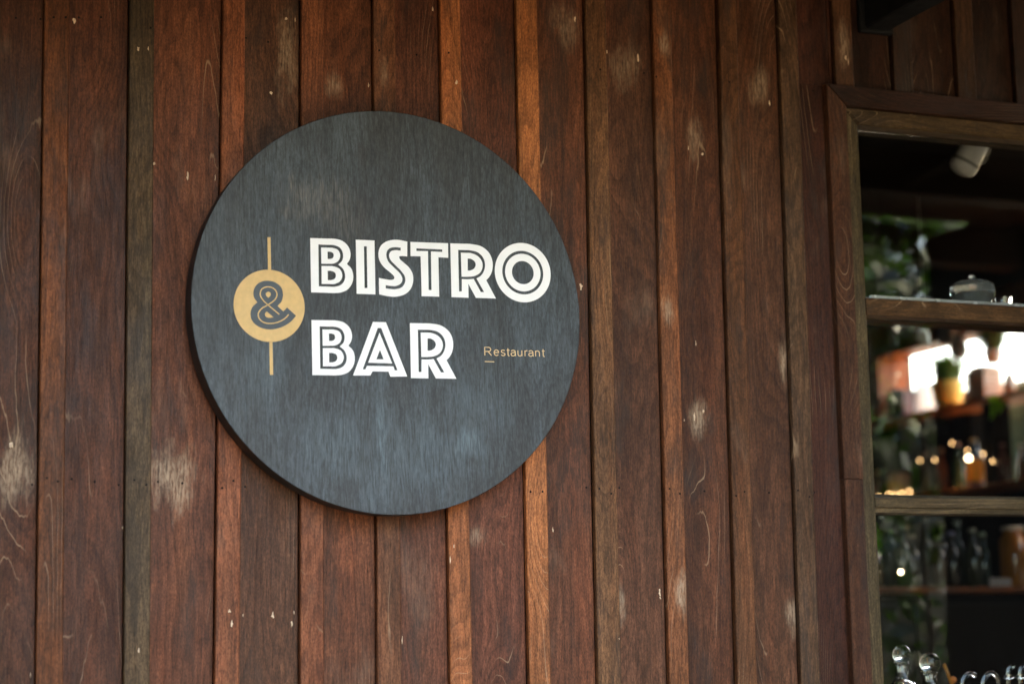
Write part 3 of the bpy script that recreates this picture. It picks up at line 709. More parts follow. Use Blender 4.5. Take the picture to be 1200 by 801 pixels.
# ------------------------------------------------------------ eave roof over the wall
eave = empty('eave_roof', (0, -.7, 3.2), 'dark overhanging eave roof above the timber wall', 'roof')
def slab(name, co, th, mat, parent, col=None):
    bm = bmesh.new(); A = [bm.verts.new(c) for c in co]; B = [bm.verts.new((c[0], c[1], c[2] + th)) for c in co]
    bm.faces.new(A[::-1]); bm.faces.new(B)
    for k in range(4): bm.faces.new((A[k], A[(k + 1) % 4], B[(k + 1) % 4], B[k]))
    o = link(name, bm, mat, parent)
    if parent: o.location = (-parent.location.x, -parent.location.y, -parent.location.z)
    if col: o.color = col
    return o
EY, EZ0, EZ1 = -1.5, 3.37, 3.14
slab('roof_deck', [(-2.2, EY, EZ1), (5.3, EY, EZ1), (5.3, .05, EZ0), (-2.2, .05, EZ0)], .05, M_CEIL, eave)
slab('fascia', [(-2.2, EY - .03, EZ1 - .15), (5.3, EY - .03, EZ1 - .15), (5.3, EY - .002, EZ1 - .15), (-2.2, EY - .002, EZ1 - .15)], .17, M_CEIL, eave)
for x in [-1.9 + .62 * k for k in range(12)]:
    slab('rafter', [(x, EY + .002, EZ1 - .06), (x + .05, EY + .002, EZ1 - .06), (x + .05, -.02, EZ0 - .09), (x, -.02, EZ0 - .09)], .056, M_CEIL, eave)

bracket = empty('beam', (2.56, -.5, 3.1), 'black steel beam jutting out of the wall above the window corner', 'beam')
bm = bmesh.new(); bbox(bm, 2.548, 2.615, -1.30, -.0165, 3.030, 3.16, .004)
o = link('arm', bm, M_BLACK, bracket, (-2.56, .5, -3.1))
bm = bmesh.new(); bbox(bm, 2.535, 2.628, -.0162, -.001, 3.022, 3.19, .003)
link('wall_plate', bm, M_BLACK, bracket, (-2.56, .5, -3.1))

# ------------------------------------------------------------ building shell round the dark bar room
room = empty('bar_room', (3.5, 3.5, 0), 'dark bar room shell behind the window', 'building')
def shell(name, *a, mat=M_DARKWALL, col=None):
    bm = bmesh.new(); box(bm, *a); o = link(name, bm, mat, room, (-3.5, -3.5, 0))
    if col: o.color = col
    return o
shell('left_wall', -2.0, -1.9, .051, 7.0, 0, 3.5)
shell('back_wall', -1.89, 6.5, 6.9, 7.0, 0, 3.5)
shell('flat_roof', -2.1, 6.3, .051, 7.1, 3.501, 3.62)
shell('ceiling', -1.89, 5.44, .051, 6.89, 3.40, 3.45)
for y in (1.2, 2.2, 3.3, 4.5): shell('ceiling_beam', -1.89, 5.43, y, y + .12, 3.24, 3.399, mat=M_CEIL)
# side wall with two openings: the shelves stand in them
OR = rgb(150, 84, 48, 1.2)
shell('side_wall', 5.66, 5.76, .051, 1.2, 0, 3.5)
shell('side_wall', 5.66, 5.76, 4.72, 6.89, 0, 3.5)
shell('side_wall', 5.66, 5.76, 1.201, 4.719, 0, 2.30)
shell('side_wall', 5.66, 5.76, 1.201, 4.719, 3.12, 3.5)
shell('side_wall', 5.66, 5.76, 4.10, 4.719, 2.301, 2.71)
shell('header', 5.50, 5.659, 1.2, 5.4, 3.035, 3.20, mat=M_INT, col=OR)
shell('post', 5.52, 5.70, 4.66, 4.84, 2.722, 3.034, mat=M_INT, col=OR)
shell('dark_post', 5.50, 5.60, 3.70, 3.775, 2.325, 2.695, mat=M_CEIL)
bm = bmesh.new(); box(bm, -1.89, 6.5, .051, 6.89, .004, .03)
finish(link('room_floor', bm, plain('dark_floor', (0.05, 0.035, 0.025), 0.4)), 'dark floor of the bar room', kind='structure')

shelves = empty('wall_shelves', (5.58, 3.4, 2.5), 'two orange brown timber shelves on the side wall of the bar', 'shelf')
for z in (2.697, 2.297):
    bm = bmesh.new(); bbox(bm, -.10, .12, -2.1, 2.1, -.022, 0.0, .002)
    o = link('shelf_board', bm, M_INT, shelves, (0, 0, z - 2.5 + .022)); o.color = rgb(170, 104, 60, 1.6)

louvre = empty('louvre_shutter', (5.72, 2.7, 2.5), 'grey green louvred shutter below the bright opening', 'shutter')
M_LOUV = plain('grey_green_paint', (0.06, 0.10, 0.08), 0.5)
for k in range(12):
    bm = bmesh.new(); box(bm, -.022, .022, -1.45, 1.38, -.003, .003, Matrix.Rotation(R_(62), 3, 'Y'))
    link('slat', bm, M_LOUV, louvre, (0.10, 0, -.16 + k * .043))

# ------------------------------------------------------------ things on the upper shelf (shelf top z = 2.719)
US, LS = 2.7195, 2.3195
M_YEL = plain('yellow_glaze', (0.78, 0.60, 0.16), 0.35)
M_TERRA = plain('white_glaze', (0.72, 0.70, 0.66), 0.4)
M_LEAFD = leaf_mat('shelf_plant_leaf', (0.03, 0.07, 0.015), (0.06, 0.12, 0.025))
M_LEAFB = leaf_mat('bright_leaf', (0.12, 0.30, 0.02), (0.2, 0.42, 0.03))
M_SOIL = plain('potting_soil', (0.03, 0.02, 0.012), 0.9)
def blade_tuft(bm, n, h, spread, w, seed, r0=.01):
    r = random.Random(seed)
    for _ in range(n):
        a = r.uniform(0, 6.283); rb = r0 * r.random() ** .5; lean = r.uniform(.05, 1) * spread; hh = h * r.uniform(.55, 1.0)
        dx, dy = math.cos(a), math.sin(a); px, py = -dy, dx; prev = None
        for k in range(5):
            t = k / 4; c = Vector((dx * (rb + lean * t * t), dy * (rb + lean * t * t), hh * t * (1 - .15 * t)))
            ww = w * (1 - t) + .0004
            cur = (bm.verts.new(c + Vector((px * ww, py * ww, 0))), bm.verts.new(c - Vector((px * ww, py * ww, 0))))
            if prev: bm.faces.new((prev[0], prev[1], cur[1], cur[0]))
            prev = cur
def pot(loc, r, h, mat, label, tuft, group=None, name='potted_plant'):
    t = empty(name, loc, label, 'plant', group)
    bm = bmesh.new(); lathe(bm, [(0, 0), (r * .72, 0), (r * .76, .003), (r, h - .012), (r * 1.05, h - .010), (r * 1.05, h), (r * .93, h), (r * .90, h - .02), (0, h - .02)], n=28)
    link('pot', bm, mat, t, smooth=True)
    bm = bmesh.new(); lathe(bm, [(0, h - .012), (r * .90, h - .014), (r * .90, h - .019)], n=20); link('soil', bm, M_SOIL, t)
    bm = bmesh.new(); blade_tuft(bm, *tuft)
    link('leaves', bm, M_LEAFD, t, (0, 0, h - .015))
    return t
pot((5.60, 4.18, US), .080, .135, M_YEL, 'spiky green plant in a yellow pot on the upper shelf', (260, .21, .11, .008, 3, .06))
pot((5.60, 3.80, US + .17), .045, .06, M_TERRA, 'bushy dark plant in a small white pot on the slatted box', (420, .17, .11, .008, 5, .035))
bx = empty('slatted_box', (5.60, 3.885, US), 'beige slatted wooden box on the upper shelf beside the yellow pot', 'box')
M_BEI = plain('beige_slat', (0.78, 0.62, 0.48), 0.6)
for k in range(7):
    bm = bmesh.new(); bbox(bm, -.055, .055, -.075, .075, 0, .018, .002); link('slat', bm, M_BEI, bx, (0, 0, .006 + k * .0215))
bm = bmesh.new(); box(bm, -.045, .045, -.066, .066, 0, .155); link('core', bm, M_CEIL, bx)
bm = bmesh.new(); bbox(bm, -.05, .05, -.05, .05, .1565, .168, .002); link('lid', bm, plain('white_lid', (.75, .75, .75), .5), bx)
# books and folded menus
M_BK = [plain('book_cover_%s' % n, c, .5) for n, c in (('brown', (.06, .03, .02)), ('black', (.015, .015, .017)), ('green', (.02, .04, .03)), ('wine', (.09, .02, .02)))]
LAB = ['dark brown book standing on the upper shelf, nearest the post', 'black book standing second from the post on the upper shelf', 'dark green book standing in the middle of the row',
       'wine red book standing next to the white menu cards']
for k in range(4):
    b = empty('book', (5.59, 4.615 - k * .040, US), LAB[k], 'book', 'books standing on the upper shelf')
    h = (.135, .15, .142, .128)[k]
    bm = bmesh.new(); box(bm, -.05, .05, -.016, -.013, 0, h); box(bm, -.05, .05, .013, .016, 0, h); box(bm, -.0505, -.048, -.0129, .0129, 0, h)
    link('cover', bm, M_BK[k], b)
    bm = bmesh.new(); box(bm, -.0475, .047, -.0125, .0125, .003, h - .004); link('pages', bm, plain('paper', (.6, .55, .45), .8), b)
mc = empty('menu_cards', (5.585, 4.36, US), 'folded white menu cards leaning beside the yellow pot', 'menu')
M_PAP = plain('white_card', (0.80, 0.84, 0.90), .6, var=.03)
for s in (-1, 1):
    bm = bmesh.new(); box(bm, -.05, .05, -.001, .001, 0, .155)
    link('card', bm, M_PAP, mc, (0, s * .026, 0), rot=(R_(9) * s, 0, 0))
# jars at the far end
M_JAR = glass('jar_glass', (.95, .9, .85)); M_AMB = plain('amber_fill', (.34, .12, .03), .3); M_CORK = plain('cork', (.45, .30, .18), .8)
def jar(loc, r, h, label, fill, cat='jar', lidmat=None, group=None):
    t = empty('jar', loc, label, cat, group)
    bm = bmesh.new(); lathe(bm, [(0, 0), (r * .92, 0), (r, .006), (r, h * .78), (r * .72, h * .88), (r * .72, h * .94)], n=24)
    link('body', bm, fill, t, smooth=True)
    bm = bmesh.new(); lathe(bm, [(0, h * .941), (r * .78, h * .941), (r * .78, h), (r * .7, h + .002), (0, h + .002)], n=20)
    link('lid', bm, lidmat or M_CORK, t, smooth=True)
    return t
jar((5.545, 4.77, US), .032, .10, 'small cream jar at the far left end of the upper shelf', plain('cream', (.55, .42, .32), .3))
jar((5.53, 4.70, US), .026, .09, 'small reddish jar in front of the orange post', plain('reddish', (.35, .14, .08), .3))

# hanging from the header: white lantern, grey globe lamp
ln = empty('paper_lantern', (5.50, 3.97, 3.02), 'square white paper lantern hanging under the orange header', 'lantern')
bm = bmesh.new(); bbox(bm, -.045, .045, -.05, .05, -.02, .105, .004); link('shade', bm, plain('lantern_paper', (.82, .80, .80), .7), ln)
bm = bmesh.new(); box(bm, -.05, .05, -.055, .055, .106, .114); link('top_frame', bm, M_BLACK, ln)
gb = empty('globe_lamp', (5.48, 3.90, 2.965), 'round grey glass globe hanging above the slatted box', 'lamp')
bm = bmesh.new(); lathe(bm, [(0, -.045)] + [(.045 * math.sin(R_(a)), -.045 * math.cos(R_(a))) for a in range(15, 180, 15)] + [(0, .045)], n=24); link('globe', bm, plain('grey_glass', (.35, .40, .43), .1), gb, smooth=True)
bm = bmesh.new(); lathe(bm, [(0, .044), (.014, .044), (.014, .07), (0, .07)], n=12); link('cap', bm, M_BLACK, gb)

# trailing plant with big dark leaves below the shelf, one leaf lit bright green
def big_leaf(bm, base, tip, w, droop=.02):
    base, tip = Vector(base), Vector(tip); ax = (tip - base); s = ax.cross(Vector((1, 0, 0))).normalized(); prev = None
    for k in range(9):
        t = k / 8; c = base + ax * t + Vector((droop * math.sin(t * 3.14), 0, 0)); ww = w * math.sin(math.pi * (t ** .8)) + .0005
        cur = (bm.verts.new(c + s * ww), bm.verts.new(c + Vector((-.004, 0, 0))), bm.verts.new(c - s * ww))
        if prev: bm.faces.new((prev[0], prev[1], cur[1], cur[0])); bm.faces.new((prev[1], prev[2], cur[2], cur[1]))
        prev = cur
tp = empty('trailing_plant', (5.47, 4.06, 2.70), 'dark trailing plant hanging below the upper shelf', 'plant')
for bse, tp_, w_ in (((0, .02, -.01), (0, -.09, .03), .016), ((0, .01, -.02), (0, -.02, -.12), .020), ((0, .03, -.01), (0, .11, -.06), .015), ((.01, .02, 0), (.01, .07, .05), .013), ((.0, .02, -.02), (0, .05, -.10), .014)):
    bm = bmesh.new(); big_leaf(bm, bse, tp_, w_); link('leaf', bm, plain('dark_leaf', (.012, .025, .010), .5), tp)
bm = bmesh.new(); tube(bm, [(.005, .02, .02), (0, .02, -.02), (0, .03, -.08)], .002, 6); link('stem', bm, M_SOIL, tp)
gp = empty('leafy_sprig', (5.44, 3.62, 2.66), 'bright green leafy sprig beside the dark post', 'plant')
for bse, tp_, w_ in (((0, 0, .05), (0, .01, -.06), .022), ((0, -.04, .04), (0, -.06, -.04), .02)):
    bm = bmesh.new(); big_leaf(bm, bse, tp_, w_); link('leaf', bm, M_LEAFB, gp)

# ------------------------------------------------------------ bottles on the lower shelf
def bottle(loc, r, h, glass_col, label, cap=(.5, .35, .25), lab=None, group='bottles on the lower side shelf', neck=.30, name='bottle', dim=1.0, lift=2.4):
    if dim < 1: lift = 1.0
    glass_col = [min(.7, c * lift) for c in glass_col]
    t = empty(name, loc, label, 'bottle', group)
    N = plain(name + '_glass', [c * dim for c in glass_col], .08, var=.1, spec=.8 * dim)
    hb = h * (1 - neck)
    bm = bmesh.new(); lathe(bm, [(0, 0), (r * .9, 0), (r, .005), (r, hb * .82), (r * .8, hb * .93), (r * .42, hb * 1.05), (r * .36, h * .9), (r * .42, h * .905), (r * .42, h * .93), (0, h * .93)], n=24)
    link('body', bm, N, t, smooth=True)
    bm = bmesh.new(); lathe(bm, [(0, h * .931), (r * .46, h * .931), (r * .46, h), (0, h)], n=16); link('cap', bm, plain('cap', [c * dim for c in cap], .35), t, smooth=True)
    if lab:
        bm = bmesh.new(); lathe(bm, [(r + .0006, hb * .18), (r + .0010, hb * .18), (r + .0010, hb * .78), (r + .0006, hb * .78)], n=24)
        link('label', bm, plain('bottle_label', lab, .5, var=.25, scale=40), t, smooth=True)
    return t
bottle((5.60, 4.39, LS), .027, .215, (.03, .015, .01), 'tall brown bottle with a copper cap, leftmost tall one on the lower shelf', (.55, .36, .26))
bottle((5.59, 4.25, LS), .026, .222, (.10, .035, .02), 'reddish brown bottle with a pale cap on the lower shelf', (.75, .60, .50))
bottle((5.59, 4.11, LS), .027, .232, (.015, .05, .03), 'dark green bottle with a pink cap on the lower shelf', (.75, .48, .42))
t = bottle((5.58, 3.965, LS), .038, .235, (.015, .05, .13), 'blue bottle with an orange and yellow label on the lower shelf', (.65, .55, .40), (.95, .42, .05), neck=.24)
bottle((5.59, 3.83, LS), .028, .19, (.20, .12, .06), 'pale amber bottle just left of the dark post', (.5, .4, .3), (.35, .16, .08))
bottle((5.52, 3.66, LS), .027, .18, (.05, .02, .02), 'short dark red bottle right of the dark post', (.4, .2, .2))
bottle((5.60, 3.58, LS), .027, .20, (.10, .05, .03), 'brown bottle near the right end of the visible lower shelf', (.5, .3, .2))
for k, (y_, r_, h_, gc, cp, lb) in enumerate([
    (4.46, .024, .17, (.12, .06, .02), (.6, .45, .3), 'small amber bottle behind the tall brown one on the lower shelf'),
    (4.32, .024, .19, (.03, .02, .015), (.7, .5, .3), 'dark bottle at the back between the brown and the reddish one'),
    (4.18, .024, .20, (.10, .10, .06), (.5, .5, .4), 'smoky pale bottle at the back left of the green one'),
    (4.04, .024, .18, (.14, .05, .02), (.7, .4, .2), 'amber bottle at the back right of the green one'),
    (3.89, .026, .21, (.04, .07, .04), (.8, .7, .5), 'olive bottle at the back beside the orange label'),
    (3.74, .024, .19, (.16, .07, .03), (.6, .4, .3), 'amber bottle hidden half behind the dark post')]):
    bottle((5.68, y_, LS), r_, h_, gc, lb, cp)
for k, (y_, h_, c_, lb) in enumerate([(4.83, .12, (.30, .16, .10), 'tall copper coloured tin at the far left of the upper shelf'), (4.68, .075, (.6, .55, .5), 'short pale cup beside the reddish jar'),
                                  (4.03, .075, (.70, .68, .62), 'white cup between the yellow pot and the slatted box'), (3.70, .11, (.55, .42, .30), 'beige canister right of the slatted box')]):
    jar((5.61, y_, US), .028, h_, lb, plain('glazed_ware', c_, .35), 'canister')
bw = empty('bowl', (5.57, 4.60, LS), 'cream ceramic bowl on the far end of the lower shelf', 'bowl')
bm = bmesh.new(); lathe(bm, [(0, 0), (.03, 0), (.045, .03), (.06, .10), (.055, .13), (.052, .13), (.056, .10), (.04, .03), (0, .012)], n=28); link('body', bm, plain('cream_ceramic', (.62, .46, .30), .3), bw, smooth=True)
bottle((5.56, 4.78, LS), .026, .16, (.06, .03, .02), 'short brown bottle at the far left of the lower shelf', (.8, .55, .3))

# string light bulbs on the shelf edge; higher ones added as bottle glints
M_BULB = lamp_mat('lit_bulb', (1.0, .62, .32), 1.1)
M_BULBW = lamp_mat('lit_bulb_white', (1.0, .78, .55), 1.8)
def bulb(bm, c, r): lathe(bm, [(0, -r)] + [(r * math.sin(R_(a)), -r * math.cos(R_(a))) for a in range(30, 180, 30)] + [(0, r)], c, n=10)
sl_ = empty('string_and_glint_bulbs', (5.47, 4.6, LS), 'warm tiny bulbs along the lower shelf, higher ones standing in for bottle glints', 'lights')
pp = [(0, .16, .066), (0, .03, .015), (0, -.06, .02), (0, -.11, .012), (0, -.17, .016), (0, -.24, .02), (0, -.345, .16), (0, -.47, .15), (0, -.62, .215), (0, -.74, .17), (0, -.86, .14), (0, -.93, .10)]
for y_ in pp:
    bm = bmesh.new(); bulb(bm, (0, 0, 0), .0052 if y_[2] < .1 else .0036); link('bulb', bm, M_BULB, sl_, y_)
bm = bmesh.new(); tube(bm, [(0.006, y, z - .004) for _, y, z in pp], .0012, 6); link('wire', bm, M_BLACK, sl_)
for loc, r, lb in (((5.46, 3.84, 2.45), .010, 'small round lit bulb hanging among the bottles by the dark post'), ((4.42, 2.0, 1.977), .007, 'small lit bulb in front of the amber jar'),
                   ((3.888, 2.02, 1.840), .006, 'small lit bulb at the left end of the back shelf')):
    t = empty('pendant_bulb', loc, lb, 'lamp', 'small pendant bulbs in the bar')
    bm = bmesh.new(); bulb(bm, (0, 0, 0), r); link('bulb', bm, M_BULBW, t)
    bm = bmesh.new(); lathe(bm, [(0, r * .9), (r * .5, r * .9), (r * .5, r * 2), (0, r * 2)], n=10); link('socket', bm, M_BLACK, t)
    bm = bmesh.new(); tube(bm, [(0, 0, r * 2), (0.001, 0, 3.23 - loc[2] if r > .005 else .3)], .001, 6); link('cord', bm, M_BLACK, t)

# ------------------------------------------------------------ back bar seen in the bottom row of panes
cab = empty('back_bar', (4.2, 2.25, 0), 'tall dark back bar cabinet topped by an orange brown shelf', 'cabinet')
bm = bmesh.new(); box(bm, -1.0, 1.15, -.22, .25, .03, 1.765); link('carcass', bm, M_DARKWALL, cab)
for k in range(3):
    bm = bmesh.new(); bbox(bm, -.345, .345, -.012, 0, 0, .78, .003); link('door', bm, M_CEIL, cab, (-.62 + k * .705, -.2215, .95))
bm = bmesh.new(); bbox(bm, -1.02, 1.18, -.25, .25, 0, .022, .002); o = link('shelf_top', bm, M_INT, cab, (0, 0, 1.7665)); o.color = rgb(116, 66, 38, .9)
BS = 1.7890
for k, (x, y, r, h, gc, cp, lb) in enumerate([
    (3.84, 2.12, .034, .17, (.10, .07, .03), (.35, .25, .12), 'squat brown bottle at the left end of the back shelf'),
    (3.95, 2.10, .030, .22, (.03, .07, .03), (.15, .25, .12), 'green bottle second from left on the back shelf'),
    (4.03, 2.16, .030, .19, (.05, .03, .02), (.3, .2, .12), 'dark brown bottle behind the green one on the back shelf'),
    (4.10, 2.10, .028, .18, (.07, .04, .025), (.3, .35, .15), 'thin brown bottle in the middle of the back shelf'),
    (4.17, 2.12, .028, .20, (.05, .04, .03), (.25, .25, .5), 'smoky bottle with a bluish cap on the back shelf'),
    (4.245, 2.10, .032, .21, (.05, .06, .04), (.3, .3, .25), 'grey green bottle behind the small card on the back shelf'),
    (4.33, 2.16, .030, .20, (.03, .05, .04), (.2, .3, .2), 'dark green bottle beside the amber jar')]):
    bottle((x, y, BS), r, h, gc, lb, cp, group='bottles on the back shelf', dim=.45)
for k, (x, y, r, h, gc, cp, lb) in enumerate([
    (3.80, 2.22, .026, .15, (.14, .06, .02), (.6, .4, .25), 'little amber bottle in the rear row, far left of the back shelf'),
    (3.90, 2.24, .026, .24, (.06, .05, .03), (.5, .4, .25), 'tall smoky bottle in the rear row near the left end'),
    (3.995, 2.25, .027, .25, (.03, .05, .03), (.3, .3, .2), 'tall green bottle in the rear row'),
    (4.075, 2.26, .027, .23, (.09, .04, .02), (.6, .35, .2), 'copper brown bottle in the rear row'),
    (4.15, 2.25, .026, .26, (.04, .035, .03), (.4, .4, .35), 'tallest smoky bottle in the rear row'),
    (4.225, 2.26, .027, .24, (.08, .06, .03), (.5, .45, .3), 'olive brown bottle in the rear row behind the card'),
    (4.30, 2.27, .027, .25, (.04, .06, .05), (.35, .4, .35), 'grey green bottle in the rear row near the amber jar')]):
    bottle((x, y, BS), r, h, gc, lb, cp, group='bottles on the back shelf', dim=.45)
jar((4.412, 2.09, BS), .052, .215, 'big amber jar at the right end of the back shelf', plain('amber_liquid', (.20, .075, .015), .12), lidmat=plain('pale_lid', (.25, .19, .15), .4))
cd = bmesh.new(); bbox(cd, -.045, .045, -.001, .001, 0, .030, .0004)
finish(link('name_card', cd, plain('pale_card', (.24, .20, .18), .7), None, (4.295, 2.015, BS)), 'small blank pale card at the edge of the back shelf', 'card')
sprig = empty('herb_plant', (3.955, 2.32, BS), 'green herb plant at the left of the back shelf', 'plant')
bm = bmesh.new(); blade_tuft(bm, 70, .24, .10, .006, 9); link('leaves', bm, M_LEAFB, sprig, (0, 0, .05))
bm = bmesh.new(); lathe(bm, [(0, 0), (.03, 0), (.04, .06), (.036, .06), (0, .05)], n=20); link('pot', bm, M_SOIL, sprig)

# white paper crane hanging inside
cr = empty('paper_crane', (4.154, 2.2, 2.700), 'white folded paper crane hanging behind the middle pane', 'ornament')
bm = bmesh.new()
V = lambda *c: bm.verts.new(c)
a, b, c, d, e_, f = V(-.026, .01, -.005), V(.02, -.004, -.032), V(.012, .012, .048), V(.002, -.012, .0), V(-.034, -.012, .022), V(.028, .01, .02)
for q in ((a, b, d), (a, d, c), (b, c, d), (a, e_, d), (e_, a, c), (d, f, b), (c, f, d)):
    try: bm.faces.new(q)
    except ValueError: pass
link('body', bm, M_PAP, cr)
bm = bmesh.new(); tube(bm, [(.012, .012, .048), (.012, .012, .53)], .0008, 5); link('thread', bm, M_PAP, cr)

# white spotlight under the ceiling, behind the top pane
sp_ = empty('ceiling_spotlight', (3.185, .5, 2.888), 'white ceiling spotlight tilted down behind the top pane', 'lamp')
mt = Vector((.40, -.32, .86)).to_track_quat('Z', 'Y').to_matrix()
M_SPOT = plain('white_lamp_body', (.92, .92, .94), .35, var=.02)
bm = bmesh.new(); lathe(bm, [(0, -.052), (.018, -.050), (.032, -.043), (.038, -.032), (.038, .045), (.034, .050), (0, .050)], m=mt, n=32); link('housing', bm, M_SPOT, sp_, smooth=True)
bm = bmesh.new(); box(bm, .012, .041, -.041, -.02, .008, .052, mt); link('slot', bm, M_BLACK, sp_)
bm = bmesh.new(); lathe(bm, [(.0385, -.020), (.0400, -.019), (.0400, -.012), (.0385, -.011)], m=mt, n=32); link('ring', bm, plain('grey_ring', (.3, .3, .3), .4), sp_, smooth=True)
bm = bmesh.new(); tube(bm, [(.03, 0, .03), (.07, 0, .08), (.07, 0, .42)], .009, 10); link('bracket', bm, M_BLACK, sp_, smooth=True)

sp_.scale = (1.0, 1.0, 1.0)
# ------------------------------------------------------------ glass things on the inner ledges
bwl = empty('crystal_bowl', (2.918, .135, 2.3762), 'cut crystal bowl on the ledge behind the top pane', 'bowl')
bm = bmesh.new()
lathe(bm, [(0, 0), (.024, 0), (.030, .006), (.040, .03), (.050, .045), (.047, .062), (.034, .070), (.012, .074), (.007, .082), (0, .084)], n=14)
GM = glass('cut_crystal', (.95, .97, .96), .12); GM.node_tree.nodes['Principled BSDF'].inputs['Transmission Weight'].default_value = .85
link('body', bm, GM, bwl); bwl.scale = (1.15, 1.15, 1.25)
bm = bmesh.new(); lathe(bm, [(0, .006), (.02, .006), (.032, .028), (.040, .044), (0, .046)], n=14); link('sugar', bm, plain('sugar', (.5, .5, .48), .7), bwl)
cdl = empty('votive_candle', (3.004, .13, 2.3762), 'small yellow candle glass beside the crystal bowl', 'candle')
bm = bmesh.new(); lathe(bm, [(0, 0), (.018, 0), (.021, .05), (.019, .05), (.016, .004), (0, .004)], n=20); link('glass', bm, M_CLEAR, cdl, smooth=True)
bm = bmesh.new(); lathe(bm, [(0, .0045), (.015, .0045), (.016, .034), (0, .034)], n=20); link('wax', bm, plain('yellow_wax', (.6, .42, .08), .4), cdl, smooth=True)

LEDGE = 1.3665
def carafe(x, y, top, r, label):
    t = empty('carafe', (x, y, LEDGE), label, 'carafe', 'glass carafes with ball stoppers on the ledge')
    H = top - LEDGE
    bm = bmesh.new(); lathe(bm, [(0, 0), (.040, 0), (.044, .006), (.044, .04), (.036, H - .10), (.017, H - .075), (.0165, H - 2 * r - .004), (.019, H - 2 * r - .002), (.015, H - 2 * r - .001), (.013, H - .075), (.033, H - .102), (.040, .04), (.039, .008), (0, .006)], n=40)
    link('body', bm, M_CLEAR, t, smooth=True)
    bm = bmesh.new(); z0 = H - r
    lathe(bm, [(0, z0 - r - .020), (.011, z0 - r - .020), (.0125, z0 - r + .0), (.020, z0 - r + .002), (.020, z0 - r + .005)] + [(r * math.sin(R_(a)), z0 - r * math.cos(R_(a))) for a in range(40, 180, 10)] + [(0, z0 + r)], n=40)
    link('stopper', bm, M_CLEAR, t, smooth=True)
carafe(2.735, .13, 1.560, .0245, 'clear glass carafe with a round ball stopper, nearer the lettering')
carafe(2.672, .15, 1.578, .022, 'taller clear glass carafe with a ball stopper, next to the window frame')
orn = empty('cocktail_stirrer', (3.05, .45, 1.5), 'orange glass stirrer leaning behind the carafe', 'stirrer')
bm = bmesh.new(); tube(bm, [(0, 0, -.12), (-.06, 0, .03)], .004, 8); link('rod', bm, plain('amber_rod', (.5, .16, .02), .2), orn)
bm = bmesh.new(); bulb(bm, (-.035, 0, -.01), .009); link('bead', bm, plain('orange_bead', (.7, .2, .05), .2), orn)

# clear acrylic letters: coffee
lt = empty('acrylic_letters', (2.82, .09, 1.4480), 'clear acrylic letters spelling coffee on a dark block', 'letters')
bm = bmesh.new(); bbox(bm, -.04, .33, -.022, .022, LEDGE - 1.4480 + .0005, -.0005, .002); link('block', bm, M_CEIL, lt)
M_ACR = glass('clear_acrylic', (1, 1, 1), .0, 1.49)
XR, XRW = .033, .0058
def ell(cx, a0, a1, n=18): return [(cx + .0225 * math.cos(R_(a0 + (a1 - a0) * k / n)), 0, XR + (XR - XRW) * math.sin(R_(a0 + (a1 - a0) * k / n))) for k in range(n + 1)]
def acr(paths):
    bm = bmesh.new()
    for p in paths: tube(bm, p, XRW, 12)
    link('letter', bm, M_ACR, lt, smooth=True)
acr([ell(0, 50, 310)])
acr([ell(.058, 0, 360, 26)])
for fx in (.108, .142):
    acr([[(fx, 0, .002), (fx, 0, .058)] + [(fx + .014 - .014 * math.cos(R_(a)), 0, .058 + .018 * math.sin(R_(a))) for a in (25, 50, 75, 95)], [(fx - .011, 0, .050), (fx + .015, 0, .050)]])
for ex in (.192, .250):
    acr([[(ex - .019, 0, XR), (ex + .0225, 0, XR)] + ell(ex, 8, 305)])

# ------------------------------------------------------------ trees across the yard (mirrored in the panes)
M_LEAF = leaf_mat('tree_leaf', (0.010, 0.022, 0.005), (0.022, 0.045, 0.009))
M_BARK = plain('bark', (.09, .07, .05), .9, var=.3, scale=12)
def crown_mesh(seed, n, R, H):
    r = random.Random(seed); bm = bmesh.new()
    cl = []
    for _ in range(16):
        a = r.uniform(0, 6.283); q = R * r.uniform(.2, .8); cl.append((q * math.cos(a), q * math.sin(a), r.uniform(-.42, .45) * H, r.uniform(.25, .5) * R))
    for _ in range(n):
        c = r.choice(cl); u = Vector((r.gauss(0, 1), r.gauss(0, 1), r.gauss(0, 1))).normalized() * c[3] * r.uniform(.5, 1.05)
        p = Vector(c[:3]) + u; s = r.uniform(.05, .11)
        d1 = Vector((r.gauss(0, 1), r.gauss(0, 1), r.gauss(0, .5))).normalized(); d2 = d1.cross(Vector((r.gauss(0, 1), r.gauss(0, 1), r.gauss(0, 1)))).normalized()
        bm.faces.new([bm.verts.new(p + d1 * s), bm.verts.new(p + d2 * s * .55), bm.verts.new(p - d1 * s), bm.verts.new(p - d2 * s * .55)])
    me = bpy.data.meshes.new('crown'); bm.to_mesh(me); bm.free(); me.materials.append(M_LEAF)
    return me
CR_ = [crown_mesh(11, 7500, 2.3, 3.6), crown_mesh(12, 7500, 2.0, 4.2)]
def tree(x, y, h, s, k, label):
    t = empty('tree', (x, y, 0), label, 'tree', 'trees across the yard')
    bm = bmesh.new(); tube(bm, [(0, 0, 0), (.05, .02, h * .35), (-.04, .05, h * .7), (.02, 0, h * 1.1)], [.19, .15, .10, .04], 10)
    for a in range(5):
        an = a * 1.3; tube(bm, [(0, .03, h * (.5 + .08 * a)), (math.cos(an) * .7, math.sin(an) * .7, h * (.72 + .08 * a)), (math.cos(an) * 1.3, math.sin(an) * 1.3, h * (.85 + .08 * a))], [.06, .04, .015], 6)
    link('trunk', bm, M_BARK, t)
    c = bpy.data.objects.new('crown', CR_[k]); COL.objects.link(c); c.parent = t; c.location = (0, 0, h); c.scale = (s, s, s); c.rotation_euler = (0, 0, x)
